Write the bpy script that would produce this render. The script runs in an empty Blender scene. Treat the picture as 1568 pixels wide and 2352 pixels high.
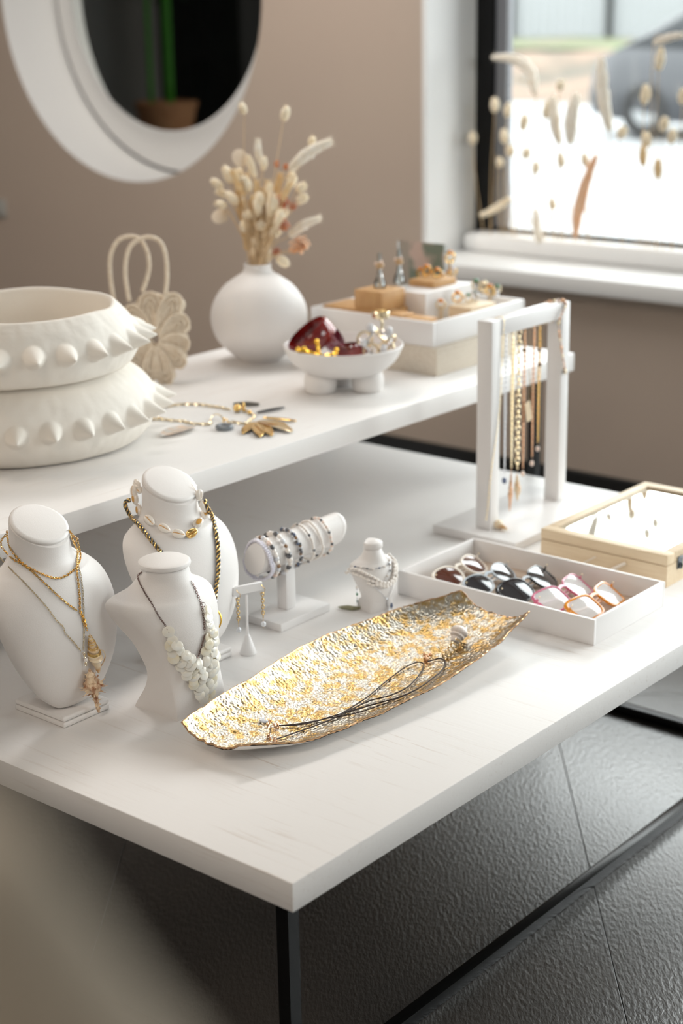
import bpy, bmesh, math, random
from mathutils import Vector as V, Matrix as Mx, noise
from mathutils.bvhtree import BVHTree
PI = math.pi
random.seed(7)
scn = bpy.context.scene
COL = scn.collection

# ---------------------------------------------------------------- camera
FPX, PITCH, YAW, ROLL = 3751.8, 0.303735, 0.698572, -0.017375
CAM = V((-1.5027, -1.3638, 1.7006))
_f = V((math.cos(YAW) * math.cos(PITCH), math.sin(YAW) * math.cos(PITCH), -math.sin(PITCH)))
_r = _f.cross(V((0, 0, 1))).normalized()
_u = _r.cross(_f)
_c, _s = math.cos(ROLL), math.sin(ROLL)
RIGHT = _c * _r + _s * _u
UP = -_s * _r + _c * _u
FWD = _f
cam_d = bpy.data.cameras.new('camera')
cam = bpy.data.objects.new('camera', cam_d)
COL.objects.link(cam)
m = Mx((RIGHT, UP, -FWD)).transposed().to_4x4()
m.translation = CAM
cam.matrix_world = m
cam_d.sensor_fit = 'HORIZONTAL'
cam_d.sensor_width = 24.0
cam_d.lens = FPX / 1568 * 24.0
cam_d.clip_start = 0.05
cam_d.dof.use_dof = True
cam_d.dof.focus_distance = 2.78
cam_d.dof.aperture_fstop = 2.5
scn.camera = cam

# ---------------------------------------------------------------- light
scn.view_settings.view_transform = 'Standard'
scn.view_settings.look = 'None'
scn.view_settings.gamma = 1.0
scn.view_settings.use_curve_mapping = False
scn.view_settings.exposure = 0.05
scn.cycles.max_bounces = 8
scn.cycles.diffuse_bounces = 4
scn.cycles.glossy_bounces = 4
scn.cycles.transmission_bounces = 6
scn.cycles.transparent_max_bounces = 12
scn.cycles.sample_clamp_indirect = 6.0
scn.cycles.caustics_reflective = False
scn.cycles.caustics_refractive = False
w = bpy.data.worlds.new('sky')
scn.world = w
w.use_nodes = True
nt = w.node_tree
bgn = nt.nodes['Background']
bgn.inputs[0].default_value = (0.96, 0.98, 1.0, 1)
bgn.inputs[1].default_value = 7.6


def area(name, loc, target, sx, sy, power, col, portal=False, spread=PI):
    d = bpy.data.lights.new(name, 'AREA')
    d.shape = 'RECTANGLE'
    d.size, d.size_y, d.energy, d.color = sx, sy, power, col
    d.spread = spread
    o = bpy.data.objects.new(name, d)
    COL.objects.link(o)
    o.location = loc
    o.rotation_euler = (V(target) - V(loc)).to_track_quat('-Z', 'Y').to_euler()
    if portal:
        d.cycles.is_portal = True
    return o


def spot(name, loc, target, power, col, size, ang=60, blend=.6):
    d = bpy.data.lights.new(name, 'SPOT')
    d.energy, d.color, d.shadow_soft_size = power, col, size
    d.spot_size, d.spot_blend = math.radians(ang), blend
    o = bpy.data.objects.new(name, d)
    COL.objects.link(o)
    o.location = loc
    o.rotation_euler = (V(target) - V(loc)).to_track_quat('-Z', 'Y').to_euler()
    return o


area('window_portal', (3.53, 1.43, 1.93), (0, 1.43, 1.93), 1.45, 2.2, 1, (1, 1, 1), True)
area('shopfront_portal', (3.53, -1.25, 1.54), (0, -1.25, 1.54), 3.5, 3.0, 1, (1, 1, 1), True)
area('side_window_portal', (1.85, -3.31, 2.34), (1.85, 0, 2.34), 1.4, 1.4, 1, (1, 1, 1), True)
WARM = (1.0, 0.74, 0.50)
SOFT = (1.0, 0.88, 0.76)
area('overhead_fill_light', (-2.3, -0.6, 3.2), (-2.3, -0.6, 0), 1.6, 0.5, 40, SOFT)  # added fill, no fixture there: lifts the faces turned away from the window
area('overhead_fill_light', (-0.9, 3.4, 3.2), (-0.9, 3.4, 0), 1.6, 0.5, 40, SOFT)  # added overhead fill for the left of the room, no fixture modelled
area('overhead_fill_light', (2.0, 2.3, 3.2), (2.2, 2.3, 0), 0.5, 1.8, 38, (1.0, .96, .92))  # added fill above the far end, brightens window wall and niche
spot('ceiling_spot', (-0.9, 2.6, 3.1), (0.6, 1.0, 0.65), 22, WARM, 0.07, 62)
spot('ceiling_spot', (0.2, 3.3, 3.1), (3.3, 3.6, 1.04), 62, SOFT, 0.07, 60)  # unseen spot added to brighten the niche wall

# ---------------------------------------------------------------- pixel helpers (photo pixel -> point on a real surface)


def ray(px, py):
    return (FWD + RIGHT * ((px - 784) / FPX) - UP * ((py - 1176) / FPX))


def at(px, py, z=None, x=None, y=None):
    r = ray(px, py)
    if z is not None:
        t = (z - CAM.z) / r.z
    elif x is not None:
        t = (x - CAM.x) / r.x
    else:
        t = (y - CAM.y) / r.y
    return CAM + r * t


def near(px, py, ref, d=0.0):
    """point seen at a pixel, at the depth of ref plus d"""
    return CAM + ray(px, py) * ((V(ref) - CAM).dot(FWD) + d)


# ---------------------------------------------------------------- materials
def mat(name, col, rough=0.5, metal=0.0, col2=None, scale=8.0, stretch=(1, 1, 1), bump=0.0, bscale=60.0,
        bstretch=None, coat=0.0, trans=0.0, ior=1.45, sheen=0.0, lo=0.35, hi=0.65, spec=None, detail=4.0, emit=None,
        sss=0.0, thin=None, alpha=1.0, bdist=0.002):
    mt = bpy.data.materials.new(name)
    mt.use_nodes = True
    n, l = mt.node_tree.nodes, mt.node_tree.links
    b = n['Principled BSDF']
    b.inputs['Base Color'].default_value = (*col, 1)
    b.inputs['Roughness'].default_value = rough
    b.inputs['Metallic'].default_value = metal
    b.inputs['IOR'].default_value = ior
    b.inputs['Coat Weight'].default_value = coat
    b.inputs['Coat Roughness'].default_value = 0.08
    b.inputs['Transmission Weight'].default_value = trans
    b.inputs['Sheen Weight'].default_value = sheen
    b.inputs['Alpha'].default_value = alpha
    if sss:
        b.inputs['Subsurface Weight'].default_value = sss
        b.inputs['Subsurface Radius'].default_value = (.01, .006, .004)
        b.inputs['Subsurface Scale'].default_value = 0.3
    if thin:
        b.inputs['Thin Film Thickness'].default_value = thin
        b.inputs['Thin Film IOR'].default_value = 1.33
    if spec is not None:
        b.inputs['Specular IOR Level'].default_value = spec
    if emit:
        b.inputs['Emission Color'].default_value = (*emit[0], 1)
        b.inputs['Emission Strength'].default_value = emit[1]
    tc = n.new('ShaderNodeTexCoord')
    if col2:
        mp = n.new('ShaderNodeMapping')
        mp.inputs['Scale'].default_value = stretch
        no = n.new('ShaderNodeTexNoise')
        no.inputs['Scale'].default_value = scale
        no.inputs['Detail'].default_value = detail
        cr = n.new('ShaderNodeValToRGB')
        cr.color_ramp.elements[0].position = lo
        cr.color_ramp.elements[1].position = hi
        cr.color_ramp.elements[0].color = (*col, 1)
        cr.color_ramp.elements[1].color = (*col2, 1)
        l.new(tc.outputs['Object'], mp.inputs[0])
        l.new(mp.outputs[0], no.inputs['Vector'])
        l.new(no.outputs[0], cr.inputs[0])
        l.new(cr.outputs[0], b.inputs['Base Color'])
    if bump:
        mp = n.new('ShaderNodeMapping')
        mp.inputs['Scale'].default_value = bstretch or stretch
        no = n.new('ShaderNodeTexNoise')
        no.inputs['Scale'].default_value = bscale
        no.inputs['Detail'].default_value = 5
        bp = n.new('ShaderNodeBump')
        bp.inputs['Strength'].default_value = bump
        bp.inputs['Distance'].default_value = bdist
        l.new(tc.outputs['Object'], mp.inputs[0])
        l.new(mp.outputs[0], no.inputs['Vector'])
        l.new(no.outputs[0], bp.inputs['Height'])
        l.new(bp.outputs[0], b.inputs['Normal'])
    return mt


M = {}
M['wall'] = mat('taupe_paint', (0.53, 0.435, 0.36), 0.8, col2=(0.55, 0.455, 0.375), scale=1.5, bump=.1, bscale=150)
M['greywall'] = mat('grey_paint', (0.30, 0.30, 0.30), 0.8)
M['white'] = mat('white_paint', (0.88, 0.88, 0.87), 0.5)
M['ceil'] = mat('ceiling_white', (0.75, 0.74, 0.72), 0.9)
M['black'] = mat('black_metal', (0.003, 0.003, 0.003), 0.25, spec=.35)
M['blackmat'] = mat('black_skirting', (0.008, 0.008, 0.008), 0.6)
M['tile'] = mat('slate_tile', (0.018, 0.014, 0.011), 0.33, col2=(0.036, 0.028, 0.022), scale=2.2, bump=.55, bscale=62, bdist=.003, ior=2.25,
                bstretch=(1.0, 2.2, 1), spec=.6)
M['grout'] = mat('grout', (0.035, 0.03, 0.026), 0.6)
M['bust'] = mat('white_leatherette', (0.80, 0.765, 0.74), 0.45, col2=(0.82, 0.785, 0.76), scale=6, bump=.12, bscale=500)
M['lacq'] = mat('white_lacquer', (0.84, 0.82, 0.81), 0.35)
M['gold'] = mat('gold', (0.90, 0.60, 0.22), 0.22, 1.0)
M['palegold'] = mat('pale_gold', (0.90, 0.76, 0.52), 0.25, 1.0)
M['rosegold'] = mat('rose_gold', (0.78, 0.48, 0.30), 0.25, 1.0)
M['silver'] = mat('silver', (0.72, 0.72, 0.74), 0.25, 1.0)
M['darkchain'] = mat('dark_copper_chain', (0.26, 0.17, 0.15), 0.35, 0.9)
M['bluechain'] = mat('blackened_silver', (0.10, 0.11, 0.12), 0.3, 0.9)
M['pearl'] = mat('pearl', (0.90, 0.84, 0.78), 0.18, 0.0, coat=.6, sheen=.2)
M['pinkpearl'] = mat('pink_pearl', (0.88, 0.70, 0.60), 0.2, coat=.6)
M['lilacpearl'] = mat('lilac_pearl', (0.78, 0.76, 0.84), 0.2, coat=.6)
M['silverpearl'] = mat('silver_pearl', (0.72, 0.73, 0.76), 0.18, coat=.7)
M['darkpearl'] = mat('peacock_pearl', (0.045, 0.075, 0.07), 0.15, col2=(0.14, 0.11, 0.13), scale=90, coat=.8)
M['brownstone'] = mat('brown_stone', (0.28, 0.16, 0.08), 0.2, coat=.5)
M['bluestone'] = mat('blue_stone', (0.10, 0.13, 0.22), 0.15, coat=.8)
M['cowrie'] = mat('cowrie_shell', (0.90, 0.82, 0.73), 0.15, col2=(0.92, 0.87, 0.80), scale=30, coat=.7)
M['amber'] = mat('amber_inside', (0.75, 0.40, 0.10), 0.3)
M['mop'] = mat('mother_of_pearl', (0.90, 0.84, 0.72), 0.22, col2=(0.86, 0.84, 0.78), scale=40, coat=.6)
M['mopcream'] = mat('cream_mother_of_pearl', (0.86, 0.76, 0.55), 0.2, col2=(0.88, 0.84, 0.72), scale=50, coat=.6)
M['shell'] = mat('banded_shell', (0.90, 0.76, 0.55), 0.3, col2=(0.70, 0.38, 0.14), scale=26, stretch=(1, 1, 2.6), lo=.44, hi=.64, coat=.4)
M['murex'] = mat('murex_shell', (0.86, 0.66, 0.45), 0.35, col2=(0.38, 0.17, 0.08), scale=70, stretch=(1, 1, 1), lo=.46, hi=.62, coat=.2, bump=.3, bscale=300)
M['ceramic'] = mat('raw_white_clay', (0.82, 0.77, 0.70), 0.62, col2=(0.80, 0.75, 0.68), scale=9, bump=.35, bscale=60)
M['vase'] = mat('matte_white_ceramic', (0.82, 0.79, 0.77), 0.55)
M['cord'] = mat('raffia_cream', (0.80, 0.70, 0.57), 0.7, col2=(0.70, 0.58, 0.44), scale=120, bump=.5, bscale=400)
M['linen'] = mat('linen_cloth', (0.62, 0.54, 0.44), 0.85, col2=(0.74, 0.67, 0.57), scale=220, bump=.5, bscale=500)
M['oak'] = mat('pale_wood', (0.72, 0.56, 0.37), 0.5, col2=(0.78, 0.63, 0.44), scale=22, stretch=(6, .5, 6), bump=.1, bscale=200)
M['oakbrown'] = mat('warm_wood', (0.52, 0.29, 0.12), 0.5, col2=(0.60, 0.36, 0.16), scale=22, stretch=(6, 6, .6))
M['cork'] = mat('cork', (0.62, 0.45, 0.28), 0.8, col2=(0.5, .33, .18), scale=200)
M['mirror'] = mat('mirror_glass', (0.80, 0.84, 0.82), 0.015, 1.0)
M['boxglass'] = mat('case_glass', (0.86, 0.87, 0.86), 0.03, 1.0)
M['redacryl'] = mat('dark_red_acrylic', (0.10, 0.004, 0.004), 0.12, col2=(0.30, 0.012, 0.008), scale=14, coat=.8)
M['tort'] = mat('marbled_maroon_acrylic', (0.22, 0.03, 0.05), 0.12, col2=(0.50, 0.36, 0.40), scale=28, coat=.8, lo=.45, hi=.7)
M['yellowgold'] = mat('yellow_gold', (0.95, 0.58, 0.08), 0.25, 1.0)
M['stem'] = mat('dry_stem', (0.66, 0.48, 0.28), 0.8)
M['tail'] = mat('bunny_tail_fluff', (0.92, 0.76, 0.52), 0.95, col2=(0.94, 0.85, 0.68), scale=80, sheen=.3)
M['plume'] = mat('cream_plume', (0.94, 0.89, 0.80), 0.95, col2=(0.85, 0.76, 0.62), scale=90, sheen=.5)
M['wheat'] = mat('golden_seedhead', (0.82, 0.56, 0.27), 0.9, col2=(0.82, 0.66, 0.42), scale=90)
M['rust'] = mat('rust_dried_flower', (0.55, 0.13, 0.05), 0.8, col2=(0.65, 0.26, 0.12), scale=60)
M['peach'] = mat('peach_dried_petal', (0.80, 0.42, 0.22), 0.8, col2=(0.85, 0.60, 0.42), scale=60)
M['honesty'] = mat('papery_seed_disc', (0.82, 0.70, 0.56), 0.6)
M['cream'] = mat('cream_acetate', (0.86, 0.78, 0.68), 0.18, coat=.5)
M['greyac'] = mat('pale_grey_acetate', (0.50, 0.55, 0.60), 0.15, coat=.6)
M['blackac'] = mat('black_acetate', (0.008, 0.008, 0.01), 0.1, coat=.8)
M['pinkac'] = mat('clear_pink_acetate', (0.78, 0.16, 0.30), 0.08, coat=.7, trans=.2)
M['orangeac'] = mat('orange_acetate', (0.75, 0.27, 0.015), 0.12, coat=.7)
M['lensbrown'] = mat('brown_lens', (0.10, 0.025, 0.012), 0.04, coat=1.0, spec=.8)
M['lensdark'] = mat('dark_lens', (0.02, 0.017, 0.02), 0.04, coat=1.0, spec=.8)
M['lensclear'] = mat('clear_lens', (0.80, 0.80, 0.80), 0.04, coat=1.0, spec=1.0, alpha=.75)
M['traybase'] = mat('kraft_lining', (0.62, 0.50, 0.40), 0.8)
M['terra'] = mat('terracotta', (0.42, 0.20, 0.10), 0.8, col2=(0.50, 0.27, 0.14), scale=20)
M['bamboo'] = mat('green_bamboo', (0.06, 0.28, 0.03), 0.35)
M['leaf'] = mat('green_leaf', (0.05, 0.16, 0.03), 0.5)
M['darkpanel'] = mat('black_panel', (0.004, 0.005, 0.005), 0.5)
M['pave'] = mat('pale_paving', (0.22, 0.225, 0.23), 0.8, col2=(0.16, 0.165, 0.17), scale=.8)
M['grass'] = mat('rough_grass', (0.07, 0.10, 0.04), 0.9, col2=(0.12, 0.10, 0.07), scale=1.0)
M['rubble'] = mat('brown_earth', (0.15, 0.10, 0.07), 0.9, col2=(0.07, 0.06, 0.045), scale=.9)
M['fence'] = mat('pale_metal_fence', (0.20, 0.21, 0.215), 0.6)
M['carpaint'] = mat('dark_car_paint', (0.012, 0.014, 0.018), 0.45, coat=.2)
M['carglass'] = mat('car_glass', (0.012, 0.014, 0.016), 0.2, spec=.3)
M['tyre'] = mat('tyre_rubber', (0.015, 0.015, 0.015), 0.8)
M['dress'] = mat('taupe_linen', (0.32, 0.27, 0.21), 0.9, col2=(0.36, 0.305, 0.24), scale=6)
M['seam'] = mat('seam_shadow', (0.25, 0.20, 0.17), 0.8)
M['green'] = mat('green_stone', (0.03, 0.22, 0.09), 0.15, coat=.8)
M['crystal'] = mat('crystal', (0.75, 0.85, 0.84), 0.05, trans=.7, coat=.5)
M['cardpink'] = mat('printed_card', (0.62, 0.48, 0.42), 0.5, col2=(0.20, 0.24, 0.19), scale=16, lo=.42, hi=.58)
M['orangestone'] = mat('orange_stone', (0.75, 0.25, 0.02), 0.12, coat=.8)
M['switch'] = mat('switch_plastic', (0.42, 0.41, 0.38), 0.5)
M['cordbrown'] = mat('dark_brown_cord', (0.035, 0.018, 0.014), 0.6)
M['pinkshell'] = mat('blush_shell', (0.88, 0.74, 0.64), 0.35, col2=(0.92, 0.84, 0.78), scale=40)
M['hammer'] = None


def wood_white(name, axis):
    mt = bpy.data.materials.new(name)
    mt.use_nodes = True
    n, l = mt.node_tree.nodes, mt.node_tree.links
    b = n['Principled BSDF']
    b.inputs['Roughness'].default_value = 0.42
    tc = n.new('ShaderNodeTexCoord')
    st = (28, 1.2, 28) if axis == 'Y' else (1.2, 28, 28)
    mp = n.new('ShaderNodeMapping')
    mp.inputs['Scale'].default_value = st
    no = n.new('ShaderNodeTexNoise')
    no.inputs['Scale'].default_value = 4.0
    no.inputs['Detail'].default_value = 8
    no.inputs['Roughness'].default_value = .7
    cr = n.new('ShaderNodeValToRGB')
    e = cr.color_ramp.elements
    e[0].position, e[0].color = 0.30, (0.60, 0.52, 0.46, 1)
    e[1].position, e[1].color = 0.43, (0.80, 0.775, 0.755, 1)
    n2 = n.new('ShaderNodeTexNoise')
    n2.inputs['Scale'].default_value = 3.0
    mx = n.new('ShaderNodeMixRGB')
    mx.inputs[1].default_value = (0.81, 0.785, 0.765, 1)
    mr = n.new('ShaderNodeMapRange')
    mr.inputs[1].default_value = .40
    mr.inputs[2].default_value = .68
    l.new(tc.outputs['Object'], mp.inputs[0])
    l.new(mp.outputs[0], no.inputs['Vector'])
    l.new(no.outputs[0], cr.inputs[0])
    l.new(tc.outputs['Object'], n2.inputs['Vector'])
    l.new(n2.outputs[0], mr.inputs[0])
    l.new(mr.outputs[0], mx.inputs[0])
    l.new(cr.outputs[0], mx.inputs[2])
    l.new(mx.outputs[0], b.inputs['Base Color'])
    bp = n.new('ShaderNodeBump')
    bp.inputs['Strength'].default_value = .25
    bp.inputs['Distance'].default_value = .001
    l.new(no.outputs[0], bp.inputs['Height'])
    l.new(bp.outputs[0], b.inputs['Normal'])
    return mt


M['wood'] = wood_white('whitewashed_wood', 'Y')
M['woodx'] = wood_white('whitewashed_wood_long', 'X')


def hammered():
    mt = bpy.data.materials.new('hammered_gold')
    mt.use_nodes = True
    n, l = mt.node_tree.nodes, mt.node_tree.links
    b = n['Principled BSDF']
    b.inputs['Metallic'].default_value = 1.0
    b.inputs['Roughness'].default_value = 0.24
    tc = n.new('ShaderNodeTexCoord')
    no = n.new('ShaderNodeTexNoise')
    no.inputs['Scale'].default_value = 55
    no.inputs['Detail'].default_value = 8
    cr = n.new('ShaderNodeValToRGB')
    e = cr.color_ramp.elements
    e[0].position, e[0].color = .43, (0.60, 0.55, 0.47, 1)
    e[1].position, e[1].color = .60, (0.60, 0.38, 0.13, 1)
    l.new(tc.outputs['Object'], no.inputs['Vector'])
    l.new(no.outputs[0], cr.inputs[0])
    l.new(cr.outputs[0], b.inputs['Base Color'])
    n2 = n.new('ShaderNodeTexNoise')
    n2.inputs['Scale'].default_value = 240
    n2.inputs['Detail'].default_value = 4
    bp = n.new('ShaderNodeBump')
    bp.inputs['Strength'].default_value = .7
    bp.inputs['Distance'].default_value = .002
    l.new(tc.outputs['Object'], n2.inputs['Vector'])
    l.new(n2.outputs[0], bp.inputs['Height'])
    l.new(bp.outputs[0], b.inputs['Normal'])
    return mt


M['hammer'] = hammered()


def thin_glass(name, tint=(1, 1, 1), ior=1.5):
    mt = bpy.data.materials.new(name)
    mt.use_nodes = True
    n, l = mt.node_tree.nodes, mt.node_tree.links
    n.remove(n['Principled BSDF'])
    fr, tr, gl, mx = n.new('ShaderNodeFresnel'), n.new('ShaderNodeBsdfTransparent'), n.new('ShaderNodeBsdfGlossy'), n.new('ShaderNodeMixShader')
    fr.inputs[0].default_value = ior
    tr.inputs[0].default_value = (*tint, 1)
    gl.inputs['Roughness'].default_value = 0.02
    l.new(fr.outputs[0], mx.inputs[0])
    l.new(tr.outputs[0], mx.inputs[1])
    l.new(gl.outputs[0], mx.inputs[2])
    l.new(mx.outputs[0], n['Material Output'].inputs[0])
    return mt


M['pane'] = thin_glass('window_glass', (.96, .98, .97), 1.25)
M['glass'] = thin_glass('clear_glass', (.95, .97, .97))

# ---------------------------------------------------------------- mesh helpers
NB = bmesh.new


def bx(bm, x0, x1, y0, y1, z0, z1, bev=0.0, seg=2, mtx=None):
    r = bmesh.ops.create_cube(bm, size=1)
    vs = r['verts']
    for v in vs:
        v.co = V((x0 + (v.co.x + .5) * (x1 - x0), y0 + (v.co.y + .5) * (y1 - y0), z0 + (v.co.z + .5) * (z1 - z0)))
    if bev:
        es = list({e for v in vs for e in v.link_edges})
        r2 = bmesh.ops.bevel(bm, geom=es, offset=bev, segments=seg, affect='EDGES', profile=.5)
        vs = list({v for f in r2['faces'] for v in f.verts} | {v for v in vs if v.is_valid})
    if mtx:
        for v in vs:
            v.co = mtx @ v.co
    return vs


def loft(bm, rings, cap=True, closed=True, loop=False):
    R = [[bm.verts.new(p) for p in ring] for ring in rings]
    k = len(R[0])
    nn = len(R)
    for i in range(nn if loop else nn - 1):
        a, b = R[i], R[(i + 1) % nn]
        for j in range(k if closed else k - 1):
            q = (j + 1) % k
            bm.faces.new((a[j], a[q], b[q], b[j]))
    if cap and closed and not loop:
        bm.faces.new(list(reversed(R[0])))
        bm.faces.new(R[-1])
    return R


def spline(pts, n=8, closed=False):
    pts = [V(p) for p in pts]
    out = []
    k = len(pts)
    for i in range(k if closed else k - 1):
        if closed:
            p0, p1, p2, p3 = pts[(i - 1) % k], pts[i], pts[(i + 1) % k], pts[(i + 2) % k]
        else:
            p0, p1, p2, p3 = pts[max(i - 1, 0)], pts[i], pts[i + 1], pts[min(i + 2, k - 1)]
        for s in range(n):
            t = s / n
            out.append(.5 * ((2 * p1) + (p2 - p0) * t + (2 * p0 - 5 * p1 + 4 * p2 - p3) * t * t + (3 * p1 - p0 - 3 * p2 + p3) * t ** 3))
    if not closed:
        out.append(pts[-1].copy())
    return out


def resample(pts, step):
    out = [pts[0].copy()]
    acc = 0.0
    for a, b in zip(pts, pts[1:]):
        L = (b - a).length
        if L < 1e-9:
            continue
        while acc + L >= step:
            t = (step - acc) / L
            a = a.lerp(b, t)
            out.append(a.copy())
            L = (b - a).length
            acc = 0.0
            if L < 1e-9:
                break
        acc += L
    return out


def frames(pts, closed=False):
    k = len(pts)
    T = []
    for i in range(k):
        a = pts[(i - 1) % k] if closed else pts[max(i - 1, 0)]
        b = pts[(i + 1) % k] if closed else pts[min(i + 1, k - 1)]
        d = (b - a)
        T.append(d.normalized() if d.length > 1e-9 else V((0, 0, 1)))
    up = V((0, 0, 1)) if abs(T[0].z) < .9 else V((1, 0, 0))
    nrm = (up - T[0] * up.dot(T[0])).normalized()
    out = []
    for t in T:
        nrm = (nrm - t * nrm.dot(t))
        nrm = nrm.normalized() if nrm.length > 1e-6 else t.orthogonal().normalized()
        out.append((t, nrm, t.cross(nrm)))
    return out


def tube(bm, pts, r, n=8, closed=False, flat=1.0):
    pts = [V(p) for p in pts]
    F = frames(pts, closed)
    rings = []
    for i, p in enumerate(pts):
        rr = r(i / max(1, len(pts) - 1)) if callable(r) else (r[i] if isinstance(r, (list, tuple)) else r)
        t, a, b = F[i]
        rings.append([p + a * (rr * math.cos(2 * PI * j / n)) + b * (rr * flat * math.sin(2 * PI * j / n)) for j in range(n)])
    loft(bm, rings, cap=not closed, loop=closed)


def mtx(loc=(0, 0, 0), zax=(0, 0, 1), xhint=None, s=(1, 1, 1)):
    z = V(zax).normalized()
    xh = V(xhint) if xhint is not None else (V((1, 0, 0)) if abs(z.x) < .9 else V((0, 1, 0)))
    x = (xh - z * xh.dot(z)).normalized()
    y = z.cross(x)
    mm = Mx((x * s[0], y * s[1], z * s[2])).transposed().to_4x4()
    mm.translation = V(loc)
    return mm


def lathe(bm, prof, n=24, mt=None, wob=None):
    rings = []
    for (r, z) in prof:
        ring = []
        for j in range(n):
            a = 2 * PI * j / n
            rr = max(r, 1e-5)
            p = V((rr * math.cos(a), rr * math.sin(a), z))
            if wob:
                p = wob(p, a, r, z)
            ring.append(mt @ p if mt else p)
        rings.append(ring)
    loft(bm, rings)


def sph(bm, c, r, mt=None, u=12, v=8):
    if not isinstance(r, (tuple, list)):
        r = (r, r, r)
    mm = (mt if mt else Mx.Translation(V(c))) @ Mx.Diagonal((r[0], r[1], r[2], 1))
    bmesh.ops.create_uvsphere(bm, u_segments=u, v_segments=v, radius=1, matrix=mm)


def torus(bm, R, r, mt=None, nu=16, nv=6, sx=1.0, sy=1.0):
    rings = []
    for i in range(nu):
        a = 2 * PI * i / nu
        c, s = math.cos(a), math.sin(a)
        ring = []
        for j in range(nv):
            b = 2 * PI * j / nv
            p = V(((R * sx + r * math.cos(b)) * c, (R * sy + r * math.cos(b)) * s, r * math.sin(b)))
            ring.append(mt @ p if mt else p)
        rings.append(ring)
    loft(bm, rings, loop=True)


def chain(bm, pts, step=.0042, wire=.0007, wid=.0016, nu=8, nv=4):
    P = resample(pts, step)
    F = frames(P)
    for i, p in enumerate(P[:-1]):
        t, a, b = F[i]
        n_ = (a + b).normalized() if i % 2 else (a - b).normalized()
        mm = mtx(p + t * step * .5, n_, t)
        torus(bm, wid, wire, mm, nu, nv, sx=(step * .72) / wid, sy=1.0)


_wloc = {}


def wl(o):
    return _wloc.get(o.name, V((0, 0, 0))) if o else V((0, 0, 0))


def obj(name, bm, m, parent=None, smooth=True, loc=None, label=None, cat=None, group=None, kind=None, auto=40):
    """links the bmesh (world coordinates) as ONE mesh object; its origin is the parent's origin or loc"""
    bmesh.ops.recalc_face_normals(bm, faces=bm.faces)
    org = V(loc) if loc is not None else wl(parent)
    if org.length:
        bmesh.ops.translate(bm, verts=bm.verts, vec=-org)
    me = bpy.data.meshes.new(name)
    if smooth:
        for f in bm.faces:
            f.smooth = True
        ca = math.radians(auto)
        for e in bm.edges:
            if len(e.link_faces) == 2 and e.calc_face_angle(0) > ca:
                e.smooth = False
    bm.to_mesh(me)
    bm.free()
    me.materials.append(M[m] if isinstance(m, str) else m)
    o = bpy.data.objects.new(name, me)
    COL.objects.link(o)
    if parent:
        o.parent = parent
        o.location = org - wl(parent)
    else:
        o.location = org
    _wloc[o.name] = org
    tag(o, label, cat, group, kind)
    return o


def tag(o, label=None, cat=None, group=None, kind=None):
    if label:
        o['label'] = label
    if cat:
        o['category'] = cat
    if group:
        o['group'] = group
    if kind:
        o['kind'] = kind
    return o


def thing(name, label, cat, loc=(0, 0, 0), group=None):
    o = bpy.data.objects.new(name, None)
    COL.objects.link(o)
    o.empty_display_size = .02
    o.location = loc
    _wloc[o.name] = V(loc)
    return tag(o, label, cat, group, 'thing')


def struct(name, bm, m, parent=None, smooth=False, **k):
    return obj(name, bm, m, parent, smooth=smooth, kind=None if parent else 'structure', **k)


def inst(name, me, parent, mw):
    """another piece sharing mesh data, placed with a world matrix"""
    o = bpy.data.objects.new(name, me)
    COL.objects.link(o)
    o.parent = parent
    o.matrix_local = Mx.Translation(-wl(parent)) @ mw
    return o


def meshof(bm, m, name='piece', auto=40):
    bmesh.ops.recalc_face_normals(bm, faces=bm.faces)
    me = bpy.data.meshes.new(name)
    for f in bm.faces:
        f.smooth = True
    ca = math.radians(auto)
    for e in bm.edges:
        if len(e.link_faces) == 2 and e.calc_face_angle(0) > ca:
            e.smooth = False
    bm.to_mesh(me)
    bm.free()
    me.materials.append(M[m])
    return me


def bvh_of(objs):
    bm = NB()
    for o in objs:
        k = len(bm.verts)
        bm2 = bmesh.new()
        bm2.from_mesh(o.data)
        bmesh.ops.translate(bm2, verts=bm2.verts, vec=wl(o))
        me = bpy.data.meshes.new('tmp')
        bm2.to_mesh(me)
        bm2.free()
        bm.from_mesh(me)
        bpy.data.meshes.remove(me)
    t = BVHTree.FromBMesh(bm)
    bm.free()
    return t


def on(t, px, py, off=.002, ref=None):
    h = t.ray_cast(CAM, ray(px, py).normalized())
    if h[0] is None:
        p = near(px, py, ref)
        q = t.find_nearest(p)
        n_ = (p - q[0])
        return p if n_.length > off else q[0] + q[1] * off
    n_ = h[1] if h[1].dot(FWD) < 0 else -h[1]
    return h[0] + n_ * off

T, H = 0.5206, 0.8106          # top of the low and of the high display table
WX = 3.2                    # inner face of the window wall
# ================================================================ SETTING
XB, YB, YF = -4.2, 8.6, -3.4
CZ = 3.25
floor = struct('floor', (lambda b: (bx(b, XB - .2, 3.1, YF - .2, YB + .2, -.25, -.006), b)[1])(NB()), 'grout')
ta = math.radians(38.5)
tu, tv = V((math.cos(ta), math.sin(ta), 0)), V((-math.sin(ta), math.cos(ta), 0))
TS = .968
b = NB()
bx(b, -TS + .0007, TS - .0007, -TS / 2 + .0007, TS / 2 - .0007, -.012, 0, .0006, 1)
tile_me = meshof(b, 'tile', 'tile')
for i in range(-5, 6):
    for j in range(-6, 14):
        c = tu * (1.823 + (i * 2 - 1) * TS) + tv * (.4215 + (j - .5) * TS)
        if XB + .1 < c.x < 3.35 and YF + .1 < c.y < YB - .1:
            mw = Mx.Translation(c) @ Mx.Rotation(ta, 4, 'Z')
            inst('tile', tile_me, floor, mw)

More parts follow.
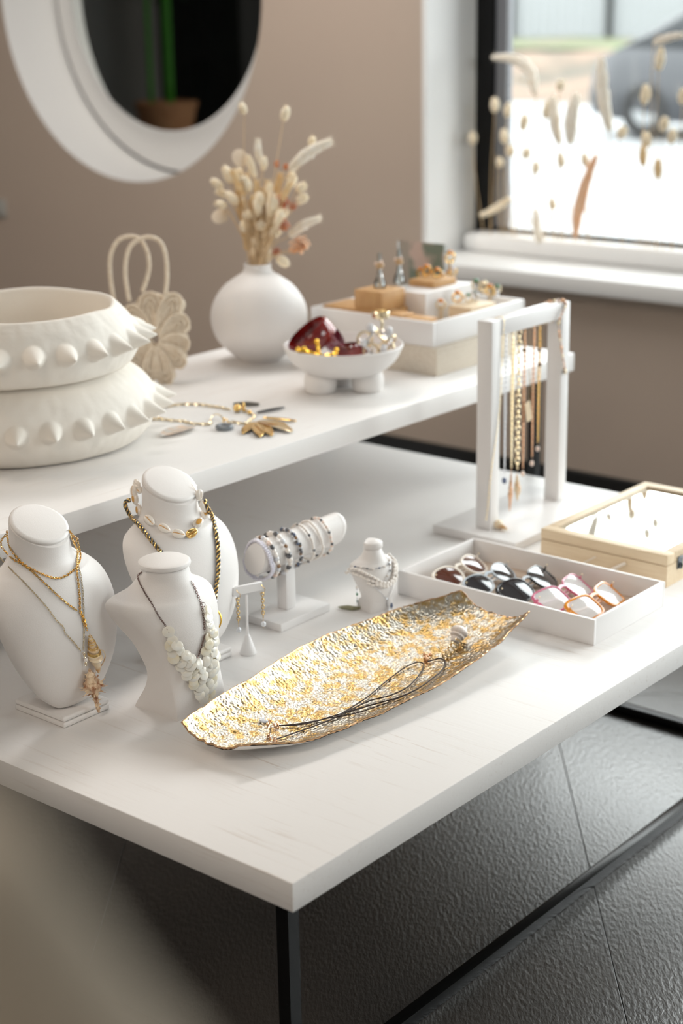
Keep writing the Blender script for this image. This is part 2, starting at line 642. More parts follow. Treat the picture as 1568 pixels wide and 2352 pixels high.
# window wall with the rectangular opening and the round niche
WY0, WY1, WZ0, WZ1 = .70, 2.165, .8098, 3.04
DY0, DY1, DZ0 = -3.0, .50, .03
NY, NZ, NR = 3.679, 1.751, .752
b = NB()


def quadw(b, y0, y1, z0, z1):
    vs = [b.verts.new((WX, y, z)) for y, z in ((y0, z0), (y1, z0), (y1, z1), (y0, z1))]
    b.faces.new(vs)


quadw(b, YF, DY0, 0, CZ)
quadw(b, DY0, DY1, 0, DZ0)
quadw(b, DY0, DY1, WZ1, CZ)
quadw(b, DY1, WY0, 0, CZ)
quadw(b, WY0, WY1, 0, WZ0)
quadw(b, WY0, WY1, WZ1, CZ)
S = .87
quadw(b, WY1, NY - S, 0, CZ)
quadw(b, NY + S, YB, 0, CZ)
quadw(b, NY - S, NY + S, 0, NZ - S)
quadw(b, NY - S, NY + S, NZ + S, CZ)
N = 96
ci, sq = [], []
for i in range(N):
    a = 2 * PI * i / N
    c, s = math.cos(a), math.sin(a)
    k = S / max(abs(c), abs(s))
    ci.append(b.verts.new((WX, NY + NR * c, NZ + NR * s)))
    sq.append(b.verts.new((WX, NY + k * c, NZ + k * s)))
for i in range(N):
    j = (i + 1) % N
    b.faces.new((ci[i], ci[j], sq[j], sq[i]))
wall = struct('wall_back', b, 'wall')
# plaster behind: solid body so the wall has thickness outside the openings
for (nm, y0, y1, z0, z1) in (('wall_core', YF, DY0 - .02, 0, CZ), ('wall_core', DY0, DY1, WZ1 + .02, CZ), ('wall_core', DY1 + .02, WY0 - .02, 0, CZ), ('wall_core', WY0, WY1, 0, WZ0 - .05), ('wall_core', WY0, WY1, WZ1 + .02, CZ),
                             ('wall_core', WY1 + .02, NY - S, 0, CZ), ('wall_core', NY + S, YB, 0, CZ)):
    b = NB()
    bx(b, WX + .003, WX + .34, y0, y1, z0, z1)
    obj(nm, b, 'wall', wall, smooth=False)
b = NB()
bx(b, WX + .36, WX + .40, NY - S, NY + S, 0, CZ)
obj('wall_core', b, 'wall', wall, smooth=False)
# white reveal of the rectangular window
RX = 3.495
b = NB()
bx(b, WX - .002, RX + .03, WY1, WY1 + .02, WZ0, WZ1)
bx(b, WX - .002, RX + .03, WY0 - .02, WY0, WZ0, WZ1)
bx(b, WX - .002, RX + .03, WY0 - .02, WY1 + .02, WZ1, WZ1 + .02)
struct('trim_1', b, 'white')
# sill: slab that stands proud of the wall, and the raised rounded ledge behind it
b = NB()
bx(b, WX - .085, RX + .06, WY0 - .02, WY1 - .002, WZ0 - .05, WZ0 + .005, .006, 2)
win = struct('window_1', b, 'white', smooth=True)
b = NB()
bx(b, RX - .10, RX + .06, WY0, WY1 - .012, WZ0 + .005, WZ0 + .07, .02, 3)
obj('sill_ledge', b, 'white', win)
b = NB()
bx(b, RX, RX + .06, WY1 - .075, WY1, WZ0, WZ1)
bx(b, RX, RX + .06, WY0, WY0 + .075, WZ0, WZ1)
bx(b, RX, RX + .06, WY0, WY1, WZ1 - .07, WZ1)
bx(b, RX + .005, RX + .06, WY0, WY1, WZ0 + .03, WZ0 + .085)
obj('window_frame', b, 'black', win, smooth=False)
b = NB()
bx(b, RX + .012, RX + .05, WY1 - .125, WY1 - .079, WZ0 + .08, WZ1 - .07)
obj('sash_frame', b, mat('grey_sash', (0.16, 0.165, 0.18), .4), win, smooth=False)
for y0, y1 in ((WY0 + .07, WY1 - .12),):
    b = NB()
    bx(b, RX + .028, RX + .032, y0, y1, WZ0 + .08, WZ1 - .07)
    g = obj('pane', b, 'pane', win, smooth=False)
# glazed shopfront to the right of the window, just outside the picture
b = NB()
for y in (DY0, -1.95, -.80, DY1 - .06):
    bx(b, RX - .03, RX + .03, y, y + .06, DZ0, WZ1)
bx(b, RX - .03, RX + .03, DY0, DY1, DZ0, DZ0 + .06)
bx(b, RX - .03, RX + .03, DY0, DY1, WZ1 - .06, WZ1)
dw = struct('window_2', b, 'black')
b = NB()
bx(b, RX - .003, RX + .001, DY0 + .05, DY1 - .05, DZ0 + .05, WZ1 - .05)
obj('pane', b, 'pane', dw, smooth=False)
b = NB()
bx(b, WX - .002, RX + .03, DY1, DY1 + .02, 0, WZ1)
bx(b, WX - .002, RX + .03, DY0 - .02, DY0, 0, WZ1)
bx(b, WX - .002, RX + .03, DY0 - .02, DY1 + .02, WZ1, WZ1 + .02)
bx(b, WX - .002, RX + .03, DY0, DY1, DZ0 - .02, DZ0)
struct('trim_3', b, 'white')
# skirting
b = NB()
bx(b, WX - .022, WX, DY1, YB, 0, .130, .003, 1)
bx(b, WX - .022, WX, YF, DY0, 0, .130, .003, 1)
struct('baseboard_back', b, 'blackmat')
# pale conduit line under the sill is only a shadow; other walls
b = NB()
bx(b, XB - .2, XB, YF, YB, 0, CZ)
struct('wall_front', b, 'ceil')
b = NB()
bx(b, XB, WX + .3, YB, YB + .2, 0, CZ)
struct('wall_left', b, 'greywall')
b = NB()
for a in ((XB, 1.15, 0, CZ), (2.55, WX + .3, 0, CZ), (1.15, 2.55, 0, 1.64), (1.15, 2.55, 3.04, CZ)):
    bx(b, a[0], a[1], YF - .12, YF, a[2], a[3])
struct('wall_right', b, 'white')
b = NB()
for x in (1.15, 2.5):
    bx(b, x, x + .05, YF - .09, YF - .03, 1.64, 3.04)
bx(b, 1.15, 2.55, YF - .09, YF - .03, 1.64, 1.69)
bx(b, 1.15, 2.55, YF - .09, YF - .03, 2.99, 3.04)
w3 = struct('window_3', b, 'black')
b = NB()
bx(b, 1.2, 2.5, YF - .061, YF - .057, 1.69, 2.99)
obj('pane', b, 'pane', w3, smooth=False)
b = NB()
bx(b, XB - .2, WX + .3, YF - .12, YB + .2, CZ, CZ + .1)
struct('ceiling', b, 'ceil')

# round niche: white reveal, dark gap, white ring, mirror
MXX = 3.500
b = NB()
rings = []
for (x, r) in ((WX - .001, NR), (WX + .004, NR - .003), (MXX, NR - .003)):
    rings.append([V((x, NY + r * math.cos(2 * PI * i / 128), NZ + r * math.sin(2 * PI * i / 128))) for i in range(128)])
loft(b, rings, cap=False)
struct('trim_2', b, 'white', smooth=True)


def ringx(b, prof, n=128):
    rs = [[V((x, NY + r * math.cos(2 * PI * i / n), NZ + r * math.sin(2 * PI * i / n))) for i in range(n)] for (x, r) in prof]
    loft(b, rs, cap=False, loop=True)


mir = thing('round_mirror', 'large round mirror with white ring frame set deep in the round wall niche', 'mirror', (MXX, NY, NZ - .74))
b = NB()
ringx(b, ((MXX - .009, .735), (MXX - .022, .721), (MXX - .037, .656), (MXX - .072, .579), (MXX - .081, .568), (MXX - .080, .562), (MXX - .066, .562), (MXX + .005, .562), (MXX + .005, .735)))
obj('mirror_frame', b, 'white', mir)
b = NB()
ringx(b, ((MXX - .002, .748), (MXX - .002, .735), (MXX + .004, .735), (MXX + .004, .748)))
obj('shadow_gap', b, 'blackmat', mir)
b = NB()
lathe(b, ((.001, 0), (.561, 0), (.561, .005), (.001, .005)), 96, mtx((MXX - .072, NY, NZ), (-1, 0, 0)))
obj('mirror_glass', b, 'mirror', mir)

# wall switch at the left edge
sp = at(6, 478, x=WX)
sw = thing('wall_switch', 'small pale grey wall switch at the left edge of the taupe wall', 'switch', (WX, sp.y, sp.z - .04))
b = NB()
bx(b, WX - .012, WX, sp.y - .03, sp.y + .05, sp.z - .04, sp.z + .04, .003)
obj('cover_plate', b, 'switch', sw)
b = NB()
bx(b, WX - .018, WX - .010, sp.y - .012, sp.y + .032, sp.z - .026, sp.z + .026, .002)
obj('rocker', b, 'switch', sw)

# ---------------------------------------------------------------- what the mirror shows: plant corner of the shop
px_, py_ = 2 * (MXX - .077) - 6.9, 7.26
pl = thing('plinth', 'black plinth under the potted bamboo, seen in the mirror', 'plinth', (px_, py_, 0))
b = NB()
bx(b, px_ - .28, px_ + .28, py_ - .3, py_ + .3, 0, .76, .005)
obj('plinth_body', b, 'darkpanel', pl)
b = NB()
bx(b, px_ - .26, px_ + .26, py_ - .28, py_ + .28, .76, .7756, .003)
obj('plinth_top', b, 'blackmat', pl)
pp = thing('potted_bamboo', 'green bamboo stalks in a terracotta pot, reflected in the round mirror', 'plant', (px_, py_, .7756))
b = NB()
lathe(b, ((.15, .635), (.17, .64), (.215, .85), (.225, .855), (.225, .89), (.205, .89), (.20, .86), (.001, .86)), 32,
      Mx.Translation((px_, py_, .1406)))
obj('pot', b, 'terra', pp)
for k in range(3):
    a = k * 2.1 + .6
    r0 = .09
    x0, y0 = px_ + r0 * math.cos(a), py_ + r0 * math.sin(a) + .02
    b = NB()
    z = 1.02
    pr = []
    while z < 2.5:
        pr += [(.018, z), (.0175, z + .13), (.021, z + .137), (.0175, z + .144)]
        z += .15
    lathe(b, [(.001, 1.0)] + pr + [(.001, z)], 12, Mx.Translation((x0, y0, 0)))
    st = obj('stalk', b, 'bamboo', pp)
b = NB()
for k in range(90):
    a = random.random() * 2 * PI
    z = random.uniform(1.7, 2.6)
    p = V((px_ + .12 * math.cos(a), py_ + .12 * math.sin(a), z))
    d = V((math.cos(a), math.sin(a), random.uniform(-.5, .3))) * random.uniform(.12, .22)
    s_ = d.cross(V((0, 0, 1))).normalized() * .014
    v0, v1, v2, v3 = (b.verts.new(q) for q in (p, p + d * .4 + s_, p + d, p + d * .4 - s_))
    b.faces.new((v0, v1, v2, v3))
obj('leaves', b, 'leaf', pp, kind='stuff')
cb = thing('tall_cabinet', 'tall black cabinet standing behind the bamboo, reflected in the round mirror', 'cabinet', (-.79, 7.42, 0))
b = NB()
bx(b, -1.05, -.60, 7.0, 7.85, 0, 2.7, .004)
obj('cabinet_body', b, 'darkpanel', cb)
for s_ in (0, 1):
    b = NB()
    bx(b, -.60, -.58, 7.01 + s_ * .42, 7.42 + s_ * .42, .05, 2.65, .003)
    d = obj('cabinet_door', b, 'darkpanel', cb)
    b = NB()
    tube(b, [(-.57, 7.38 + s_ * .08, 1.1), (-.57, 7.38 + s_ * .08, 1.3)], .006)
    obj('handle', b, 'black', d)

# ---------------------------------------------------------------- outside the window
g = NB()
bx(g, 3.75, 60, -30, 50, -.4, .09)
struct('ground', g, 'pave')
g = NB()
rows = []
for i in range(13):
    x = 20 + i * .5
    h = .04 + .74 * (1 - math.cos(min(1, i / 11) * PI)) / 2
    rows.append([V((x, -12 + j * .9, h + .10 * noise.noise(V((x, j * .7, 0))) * (1 if 0 < i < 12 else 0))) for j in range(50)])
loft(g, rows, cap=False, closed=False)
struct('hill', g, 'rubble')
g = NB()
rows = []
for i in range(5):
    x = 24.6 + i * 1.1
    rows.append([V((x, -12 + j * .9, 0.795 + .05 * noise.noise(V((x * 3, j * .9, 4))) + i * .02)) for j in range(50)])
loft(g, rows, cap=False, closed=False)
struct('terrain_grass', g, 'grass')
fe = thing('metal_fence', 'pale corrugated metal fence beyond the grassy bank outside the window', 'fence', (29.0, 12, .7))
pb = NB()
for k in range(22):
    bx(pb, -.02 if k % 2 else 0, .02 if k % 2 else .04, -1.2 + k * .109, -1.2 + (k + 1) * .109, 0, 2.6)
panel_me = meshof(pb, 'fence', 'fence_panel')
post_b = NB()
bx(post_b, -.06, .06, -.05, .05, 0, 2.8)
post_me = meshof(post_b, 'tyre', 'fence_post')
for k in range(-1, 14):
    inst('fence_panel', panel_me, fe, Mx.Translation((29.0, 2.4 * k + 1.2, .84)))
    inst('fence_post', post_me, fe, Mx.Translation((28.9, 2.4 * k, .80)))

# the dark parked car
cx, cy = 16.6, 7.0
car = thing('parked_car', 'dark parked car on the pale paving outside the window, behind the dried grasses', 'car', (cx, cy, .09))


def car_loft(b, sec, z_off=0):
    rings = []
    for (y, w_, z0, z1) in sec:
        rings.append([V((cx + w_ * c, cy + y, 0.09 + z0 + (z1 - z0) * s)) for c, s in
                      ((-1, .0), (-1.02, .35), (-.98, .75), (-.80, 1), (.80, 1), (.98, .75), (1.02, .35), (1, 0))])
    loft(b, rings)


b = NB()
car_loft(b, ((-2.3, .70, .35, .60), (-2.2, .82, .25, .78), (-1.4, .88, .22, .92), (-.6, .89, .2, .98), (.8, .89, .2, 1.0), (1.8, .88, .22, 1.02), (2.15, .80, .28, .92), (2.25, .70, .4, .7)))
obj('car_body', b, 'carpaint', car)
b = NB()
car_loft(b, ((-1.25, .70, .90, .95), (-.45, .66, .92, 1.40), (.2, .64, .92, 1.50), (1.1, .64, .92, 1.46), (1.95, .68, .92, 1.02)))
obj('cabin_glass', b, 'carglass', car)
for yy in (-1.45, 1.4):
    for sx_ in (-.84, .84):
        b = NB()
        torus(b, .24, .09, mtx((cx + sx_, cy + yy, .42), (1, 0, 0)), 24, 8)
        wh = obj('wheel', b, 'tyre', car)
        b = NB()
        lathe(b, ((.001, -.05), (.17, -.05), (.18, 0), (.17, .05), (.001, .05)), 20, mtx((cx + sx_, cy + yy, .42), (1, 0, 0)))
        obj('hubcap', b, 'fence', wh)

# ================================================================ TABLES


def table(name, label, x0, x1, y0, y1, z, th, m, legs, lw, rails):
    t = thing(name, label, 'table', ((x0 + x1) / 2, (y0 + y1) / 2, 0))
    b = NB()
    bx(b, x0, x1, y0, y1, z - th, z, .0022, 2)
    obj('table_top', b, m, t)
    for (x, y) in legs:
        b = NB()
        bx(b, x, x + lw, y, y + lw, 0, z - th)
        obj('leg', b, 'black', t, smooth=False)
    for (a0, a1, c0, c1, zz0, zz1) in rails:
        b = NB()
        bx(b, a0, a1, c0, c1, zz0, zz1, .002, 2)
        obj('rail', b, 'black', t)
    return t


lw = .025
FI = .118            # the frame stands in from the edge of the top
table('low_display_table', 'low whitewashed wood display table with black metal frame, holding the necklace busts and gold dish',
      0, 1.918, 0, 1.72, T, .047, 'wood', ((FI, FI), (1.918 - FI - lw, FI), (FI, 1.6 - lw), (1.918 - FI - lw, 1.6 - lw)), lw,
      ((FI + lw, 1.918 - FI - lw, FI, FI + lw, 0, lw), (1.918 - FI - lw, 1.918 - FI, FI + lw, 1.6 - lw, 0, lw), (FI, FI + lw, FI + lw, 1.6 - lw, 0, lw),
       (FI + lw, 1.918 - FI - lw, 1.6 - lw, 1.6, 0, lw)))
HX1 = 2.105
table('high_display_table', 'taller whitewashed wood display table behind, holding the clay pots, vase and jewellery tray',
      -.55, HX1, .862, 1.665, H, .047, 'woodx', ((-.5, .89), (1.962, .885), (-.5, 1.60), (1.962, 1.60)), lw,
      ((1.962, 1.962 + lw, .885 + lw, 1.60, 0, .025), (-.5, -.5 + lw, .89 + lw, 1.60, 0, .025)))

# blurred dress form close to the camera, bottom left corner

# ================================================================ BUSTS


def interp(tab, z):
    for a, c in zip(tab, tab[1:]):
        if z <= c[0]:
            t = (z - a[0]) / (c[0] - a[0])
            t2 = t * t * (3 - 2 * t) if False else t
            return [a[k] + (c[k] - a[k]) * t2 for k in range(1, len(a))]
    return list(tab[-1][1:])


def smooth_tab(tab, n=6):
    pts = []
    k = len(tab)
    for i in range(k - 1):
        p0, p1, p2, p3 = tab[max(i - 1, 0)], tab[i], tab[i + 1], tab[min(i + 2, k - 1)]
        for s in range(n):
            t = s / n
            pts.append([.5 * (2 * p1[c] + (p2[c] - p0[c]) * t + (2 * p0[c] - 5 * p1[c] + 4 * p2[c] - p3[c]) * t * t +
                              (3 * p1[c] - p0[c] - 3 * p2[c] + p3[c]) * t ** 3) for c in range(len(p1))])
    pts.append(list(tab[-1]))
    return pts


def bust_rings(tab, mt, nf=22, nb=14, tilt=None):
    """rows (z, half width, y front centre, y edge front, y back centre, y edge back)"""
    rings = []
    for (z, w_, yf, ye, yb, yeb) in smooth_tab(tab):
        ring = []
        for i in range(nf + 1):
            u = -1 + 2 * i / nf
            a = u * PI / 2
            x = w_ * math.sin(a)
            ring.append(V((x, ye + (yf - ye) * math.cos(a) ** 1.15, z)))
        for i in range(nb + 1):
            u = 1 - 2 * i / nb
            a = u * PI / 2
            x = w_ * math.sin(a)
            ring.append(V((x, yeb + (yb - yeb) * math.cos(a), z)))
        if tilt:
            for p in ring:
                p.z += tilt(p)
        rings.append([mt @ p for p in ring])
    return rings


# ---- type A: leaning chest plate over a wedge and a two-layer base
TAB_A = ((.019, .026, -.060, -.052, -.047, -.046), (.026, .040, -.073, -.058, -.054, -.050), (.05, .066, -.091, -.060, -.072, -.050), (.09, .093, -.103, -.056, -.082, -.046),
         (.13, .110, -.107, -.048, -.084, -.036), (.17, .119, -.105, -.038, -.080, -.024), (.205, .122, -.098, -.024, -.068, -.008), (.235, .116, -.088, -.008, -.045, .008),
         (.255, .101, -.078, .004, -.010, .020), (.268, .083, -.070, .010, .020, .020), (.280, .066, -.062, .008, .036, .010), (.292, .057, -.056, .002, .044, .003), (.318, .053, -.051, .0, .047, .0),
         (.332, .0525, -.050, .0, .047, .0))


def tiltA(p):
    k = max(0, min(1, (p.z - .262) / .05))
    return k * (p.y + .0) * .52


def bust_a(label, cx, cy, s=1.0, grp='white leatherette necklace busts', stem=True, hb=1.0):
    t = thing('necklace_bust', label, 'display bust', (cx, cy, T), grp)
    mt = Mx.Translation((cx, cy, T)) @ Mx.Scale(s, 4)
    b = NB()
    loft(b, bust_rings(TAB_A, mt, tilt=tiltA))
    body = obj('chest', b, 'bust', t, auto=60)
    # neck cap: tilted disc with a stitched groove
    b = NB()
    nrm = V((0, -.461, .887))
    c0 = V((0, 0, .333))
    prof = ((.001, -.006), (.047, -.006), (.0505, -.0045), (.0515, -.002), (.0505, .0), (.0495, .0006), (.0515, .0016), (.0520, .004), (.0505, .0065), (.045, .0078), (.001, .0085))
    lathe(b, prof, 48, mt @ mtx(c0, nrm, (1, 0, 0)))
    obj('neck_cap', b, 'bust', t, auto=50)
    if stem:
        b = NB()
        r = []
        for (z, w_, y0, y1) in ((.019, .027, -.046, .012), (.06, .027, -.062, .0), (.10, .026, -.070, -.012), (.15, .024, -.066, -.026), (.19, .02, -.05, -.03)):
            r.append([mt @ V(q) for q in ((-w_, y0, z), (w_, y0, z), (w_, y1, z), (-w_, y1, z))])
        loft(b, r)
        obj('stem', b, 'bust', t, auto=30)
        b = NB()
        bx(b, -.053, .053, -.093, .038, 0, .0105, .004, 3, mtx=mt)
        bx(b, -.053, .053, -.093, .038, .0112, .0205, .004, 3, mtx=mt)
        obj('base', b, 'bust', t, auto=50)
    return t, body


b1, b1c = bust_a('large white bust at the far left of the low table, wearing two shell pendant chains', .197, .738)
b2, b2c = bust_a('large white bust at the back, wearing a cowrie choker and a twisted rope necklace', .503, .733)

# ---- type B: one piece bent bust with flared foot
TAB_B = ((0, .060, -.077, -.0765, .031, .030), (.012, .060, -.079, -.075, .024, .023), (.047, .0595, -.084, -.066, .001, .0), (.075, .060, -.089, -.056, -.008, -.006), (.10, .064, -.091, -.047, -.012, .002),
         (.13, .073, -.091, -.038, -.014, .014), (.155, .084, -.088, -.024, -.010, .032), (.175, .093, -.083, -.008, .0, .042), (.192, .099, -.077, .010, .012, .047), (.202, .096, -.072, .018, .020, .047), (.209, .082, -.067, .024, .028, .045),
         (.217, .066, -.062, .020, .036, .036), (.225, .054, -.056, .012, .044, .022), (.235, .046, -.049, .004, .044, .008), (.247, .0425, -.044, .0, .042, .0), (.252, .042, -.043, .0, .042, .0))
b3 = thing('necklace_bust', 'smaller white bust with flared foot in front, wearing the mother of pearl disc necklace', 'display bust', (.345, .590, T), 'white leatherette necklace busts')
mt3 = Mx.Translation((.345, .590, T))
b = NB()
loft(b, bust_rings(TAB_B, mt3))
b3c = obj('chest', b, 'bust', b3, auto=38)
b = NB()
lathe(b, ((.001, .251), (.041, .251), (.0425, .2525), (.0455, .254), (.0462, .257), (.045, .2605), (.041, .2628), (.001, .264)), 48, mt3)
obj('neck_cap', b, 'bust', b3)

# ---- small bust
b4 = thing('necklace_bust', 'miniature white bust with crescent neck top beside the sunglasses tray, wearing pearl strands', 'display bust', (.92, .592, T), 'white leatherette necklace busts')
TAB_C = ((.000, .026, -.030, -.026, .014, .014), (.020, .026, -.034, -.026, .012, .012), (.03, .030, -.038, -.024, -.002, -.002), (.05, .040, -.042, -.018, -.018, -.008), (.075, .049, -.042, -.008, -.014, .0),
         (.093, .048, -.036, .004, .006, .010), (.100, .040, -.030, .008, .014, .012), (.106, .028, -.027, .004, .016, .008), (.115, .0215, -.022, .0, .014, .0), (.124, .0185, -.018, .0, .012, .0))
mt4 = Mx.Translation((.92, .592, T)) @ Mx.Rotation(-.25, 4, 'Z') @ Mx.Scale(1.03, 4)
b = NB()
loft(b, bust_rings(TAB_C, mt4))
b4c = obj('chest', b, 'bust', b4, auto=45)
b = NB()
r = []
for z in (.125, .1275, .136, .138):
    k = 1.0 if z in (.1275, .136) else .93
    ring = []
    for i in range(20):
        a = PI + PI * i / 19
        ring.append(mt4 @ V((.0205 * k * math.cos(a), .0205 * k * math.sin(a), z)))
    for i in range(1, 8):
        a = i / 8
        ring.append(mt4 @ V((.0205 * k * (1 - 2 * a), .011 * k * math.sin(a * PI), z + .004 * math.sin(a * PI))))
    r.append(ring)
loft(b, r)
obj('neck_cap', b, 'bust', b4, auto=50)

T1, T2, T3, T4 = (bvh_of([o for o in bb.children if True]) for bb in (b1, b2, b3, b4))

# ================================================================ NECKLACES ON THE BUSTS


def path_on(t, pxs, off, ref, n=6):
    return spline([on(t, x, y, off, ref) for x, y in pxs], n)


def behind(p, ref, k=.02):
    return V(p) + V((0, k, .0))


def z1(x, y):
    return (x / 5.6, 1160 + y / 5.6)


C1 = V((.197, .72, .76))
# gold rolo chain, wrapped, with the whelk shell
nk = thing('shell_necklace', 'gold rolo chain wrapped twice around the leftmost bust, holding the wire-wrapped spiral shell', 'necklace', tuple(on(T1, 181, 1500, .002, C1)))
b = NB()
L1 = [z1(*p) for p in ((90, 335), (95, 420), (150, 560), (240, 690), (330, 780), (430, 840), (560, 905), (700, 945), (820, 925), (920, 870), (985, 800), (1025, 700), (1025, 580), (990, 450), (930, 380), (870, 330))]
chain(b, path_on(T1, L1, .0022, C1), .0040, .00075, .0016)
L2 = [z1(*p) for p in ((75, 385), (20, 450), (15, 520), (70, 600), (160, 685), (270, 750), (400, 850), (560, 1000), (720, 1150), (860, 1270), (990, 1365))]
chain(b, path_on(T1, L2, .0022, C1), .0040, .00075, .0016)
L3 = [z1(*p) for p in ((900, 390), (950, 480), (985, 600), (985, 700), (985, 850), (1000, 1050), (1015, 1200), (1020, 1370), (1045, 1430), (1070, 1530), (1085, 1570))]
chain(b, path_on(T1, L3, .0026, C1), .0040, .00075, .0016)
L4 = [(z1(1015, 1365)), (z1(1055, 1440)), (z1(1090, 1560)), (197, 1450)]
chain(b, path_on(T1, L4, .0040, C1), .0040, .00075, .0016)
obj('chain', b, 'gold', nk)
b = NB()
cl = on(T1, 172, 1238, .003, C1)
torus(b, .0035, .0011, mtx(cl, -FWD, RIGHT), 12, 5, sx=1.5)
obj('clasp', b, 'rosegold', nk)


def spiral_shell(parent, p0, p1, rmax, m, whorls=6, name='shell', wire=None, kpos=.60, seg=28):
    """tapered spiral shell from the spire tip p0 to the siphon end p1"""
    ax = (p1 - p0)
    L = ax.length
    mm = mtx(p0, ax)
    prof = []
    for i in range(60):
        t = i / 59
        if t < kpos:
            r = rmax * (t / kpos) ** .9
            r *= 1 + .10 * math.sin(t / kpos * whorls * 2 * PI)
        else:
            q = (t - kpos) / (1 - kpos)
            r = rmax * (1 - q) ** .8 * (1 - .25 * math.sin(q * PI)) + .0008
        prof.append((max(r, .0006), t * L))
    b = NB()

    def wob(p, a, r, z):
        k = 1 + .06 * math.sin(a + z / L * whorls * 2 * PI)
        return V((p.x * k, p.y * k, p.z + r * .25 * math.sin(a)))
    lathe(b, prof, seg, mm, wob)
    s_ = obj(name, b, m, parent)
    return s_, mm, L


pA, pB = on(T1, 197, 1452, .010, C1), on(T1, 217, 1541, .010, C1)
sh, mm, L = spiral_shell(nk, pA, pB, .0125, 'shell', 5, 'shell')
b = NB()
for (t, r) in ((.08, .0022), (.14, .0035), (.20, .005), (.25, .0062), (.33, .0078), (.36, .0083), (.45, .0102), (.47, .0106), (.49, .0110)):
    torus(b, r + .0004, .0007, mm @ Mx.Translation((0, 0, t * L)) @ Mx.Rotation(.25, 4, 'X'), 24, 5)
obj('wire_wrap', b, 'gold', sh)
b = NB()
tube(b, spline([on(T1, x, y, .006, C1) for x, y in ((221, 1491), (231, 1493), (235, 1505), (230, 1520), (224, 1529))], 5), .0010, 6)
obj('shell_lip', b, 'shell', sh)

# thin chain with pearl and murex shell
nk = thing('shell_necklace', 'fine pale gold chain on the leftmost bust with pearl and spiny murex shell', 'necklace', tuple(on(T1, 190, 1500, .002, C1)))
b = NB()
L5 = [(-6, 1275)] + [z1(*p) for p in ((0, 680), (130, 820), (300, 990), (450, 1150), (600, 1320), (720, 1480), (800, 1560))] + [(148, 1452), (168, 1475), (186, 1497)]
chain(b, path_on(T1, L5, .0020, C1), .0046, .0005, .0013)
L6 = [z1(*p) for p in ((1000, 780), (1025, 880), (1045, 1000), (1060, 1150), (1068, 1300), (1072, 1450))] + [(192, 1440), (190, 1497)]
chain(b, path_on(T1, L6, .0016, C1), .0046, .0005, .0013)
chain(b, [on(T1, 188, 1497, .005, C1), on(T1, 193, 1530, .006, C1)], .005, .0006, .0018)
obj('chain', b, 'palegold', nk)
b = NB()
sph(b, on(T1, 192, 1513, .006, C1), .0038)
obj('pearl', b, 'pearl', nk)
pA, pB = on(T1, 195, 1530, .011, C1), on(T1, 211, 1628, .006, C1) + V((0, -.012, 0))
mx_ = on(T1, 200, 1560, .012, C1)
ax = (pB - pA).normalized()
mm = mtx(pA, ax, RIGHT)
L = (pB - pA).length
b = NB()
prof = ((.0006, 0), (.003, .05), (.0036, .09), (.0075, .14), (.0068, .19), (.0115, .26), (.0108, .30), (.0165, .36), (.0155, .44), (.010, .50), (.0062, .58), (.0045, .66), (.0036, .8), (.003, .92), (.002, 1.0))


def wobm(p, a, r, z):
    k = 1 + .10 * math.sin(7 * a + z * 90)
    return V((p.x * k, p.y * k, p.z))


lathe(b, [(r, z * L) for r, z in prof], 36, mm, wobm)
body = obj('shell', b, 'murex', nk)
b = NB()
for (t, r, k, ln) in ((.15, .0065, 5, .004), (.27, .010, 6, .006), (.37, .0155, 8, .010), (.46, .013, 7, .013), (.55, .0066, 4, .010), (.64, .0046, 3, .008), (.73, .0038, 3, .006), (.82, .0034, 3, .004), (.90, .003, 3, .003)):
    for j in range(k):
        a = 2 * PI * j / k + t * 5
        d = V((math.cos(a), math.sin(a), -.35 if t < .42 else .25)).normalized()
        p = V((r * math.cos(a), r * math.sin(a), t * L))
        tube(b, [mm @ (p - d * .002), mm @ (p + d * ln * .5), mm @ (p + d * ln + V((0, 0, -.0015)))], [.0019, .0011, .0002], 5)
obj('spines', b, 'murex', body)
b = NB()
mdir = -FWD
po = pA + ax * (.50 * L)
sph(b, None, (.0032, .012, .003), mtx(po + mdir * .0085, mdir, RIGHT), 10, 8)
obj('aperture', b, 'brownstone', body)

# tiny bead dangling left of the bust
# --------- cowrie choker on bust 2
C2 = V((.503, .72, .82))


def z2(x, y):
    return (240 + x / 4.9, 1070 + y / 4.9)


ck = thing('cowrie_necklace', 'cowrie shell choker with one gilded shell around the neck of the rear bust', 'necklace', tuple(on(T2, 392, 1220, .002, C2)))


def cowrie_mesh():
    b = NB()
    r = bmesh.ops.create_uvsphere(b, u_segments=20, v_segments=14, radius=1)
    for v in b.verts:
        x, y, z = v.co
        k = 1 - .18 * x
        slit = math.exp(-(y / .16) ** 2) * (1 if z > 0 else 0)
        v.co = V((x * .0125, y * .0082 * k, z * .0062 * (1 - .42 * slit) if z > 0 else z * .0050))
    return meshof(b, 'cowrie', 'cowrie')


def slit_mesh():
    b = NB()
    tube(b, [V((-.0105, 0, .0022)), V((-.005, .0006, .0041)), V((0, 0, .0044)), V((.005, -.0004, .0039)), V((.0105, 0, .0018))], .0007, 6)
    return meshof(b, 'amber', 'slit')


def hollow_mesh():
    b = NB()
    sph(b, None, (.0072, .0045, .0008), Mx.Translation((0, 0, .0052)), 16, 6)
    return meshof(b, 'amber', 'hollow')


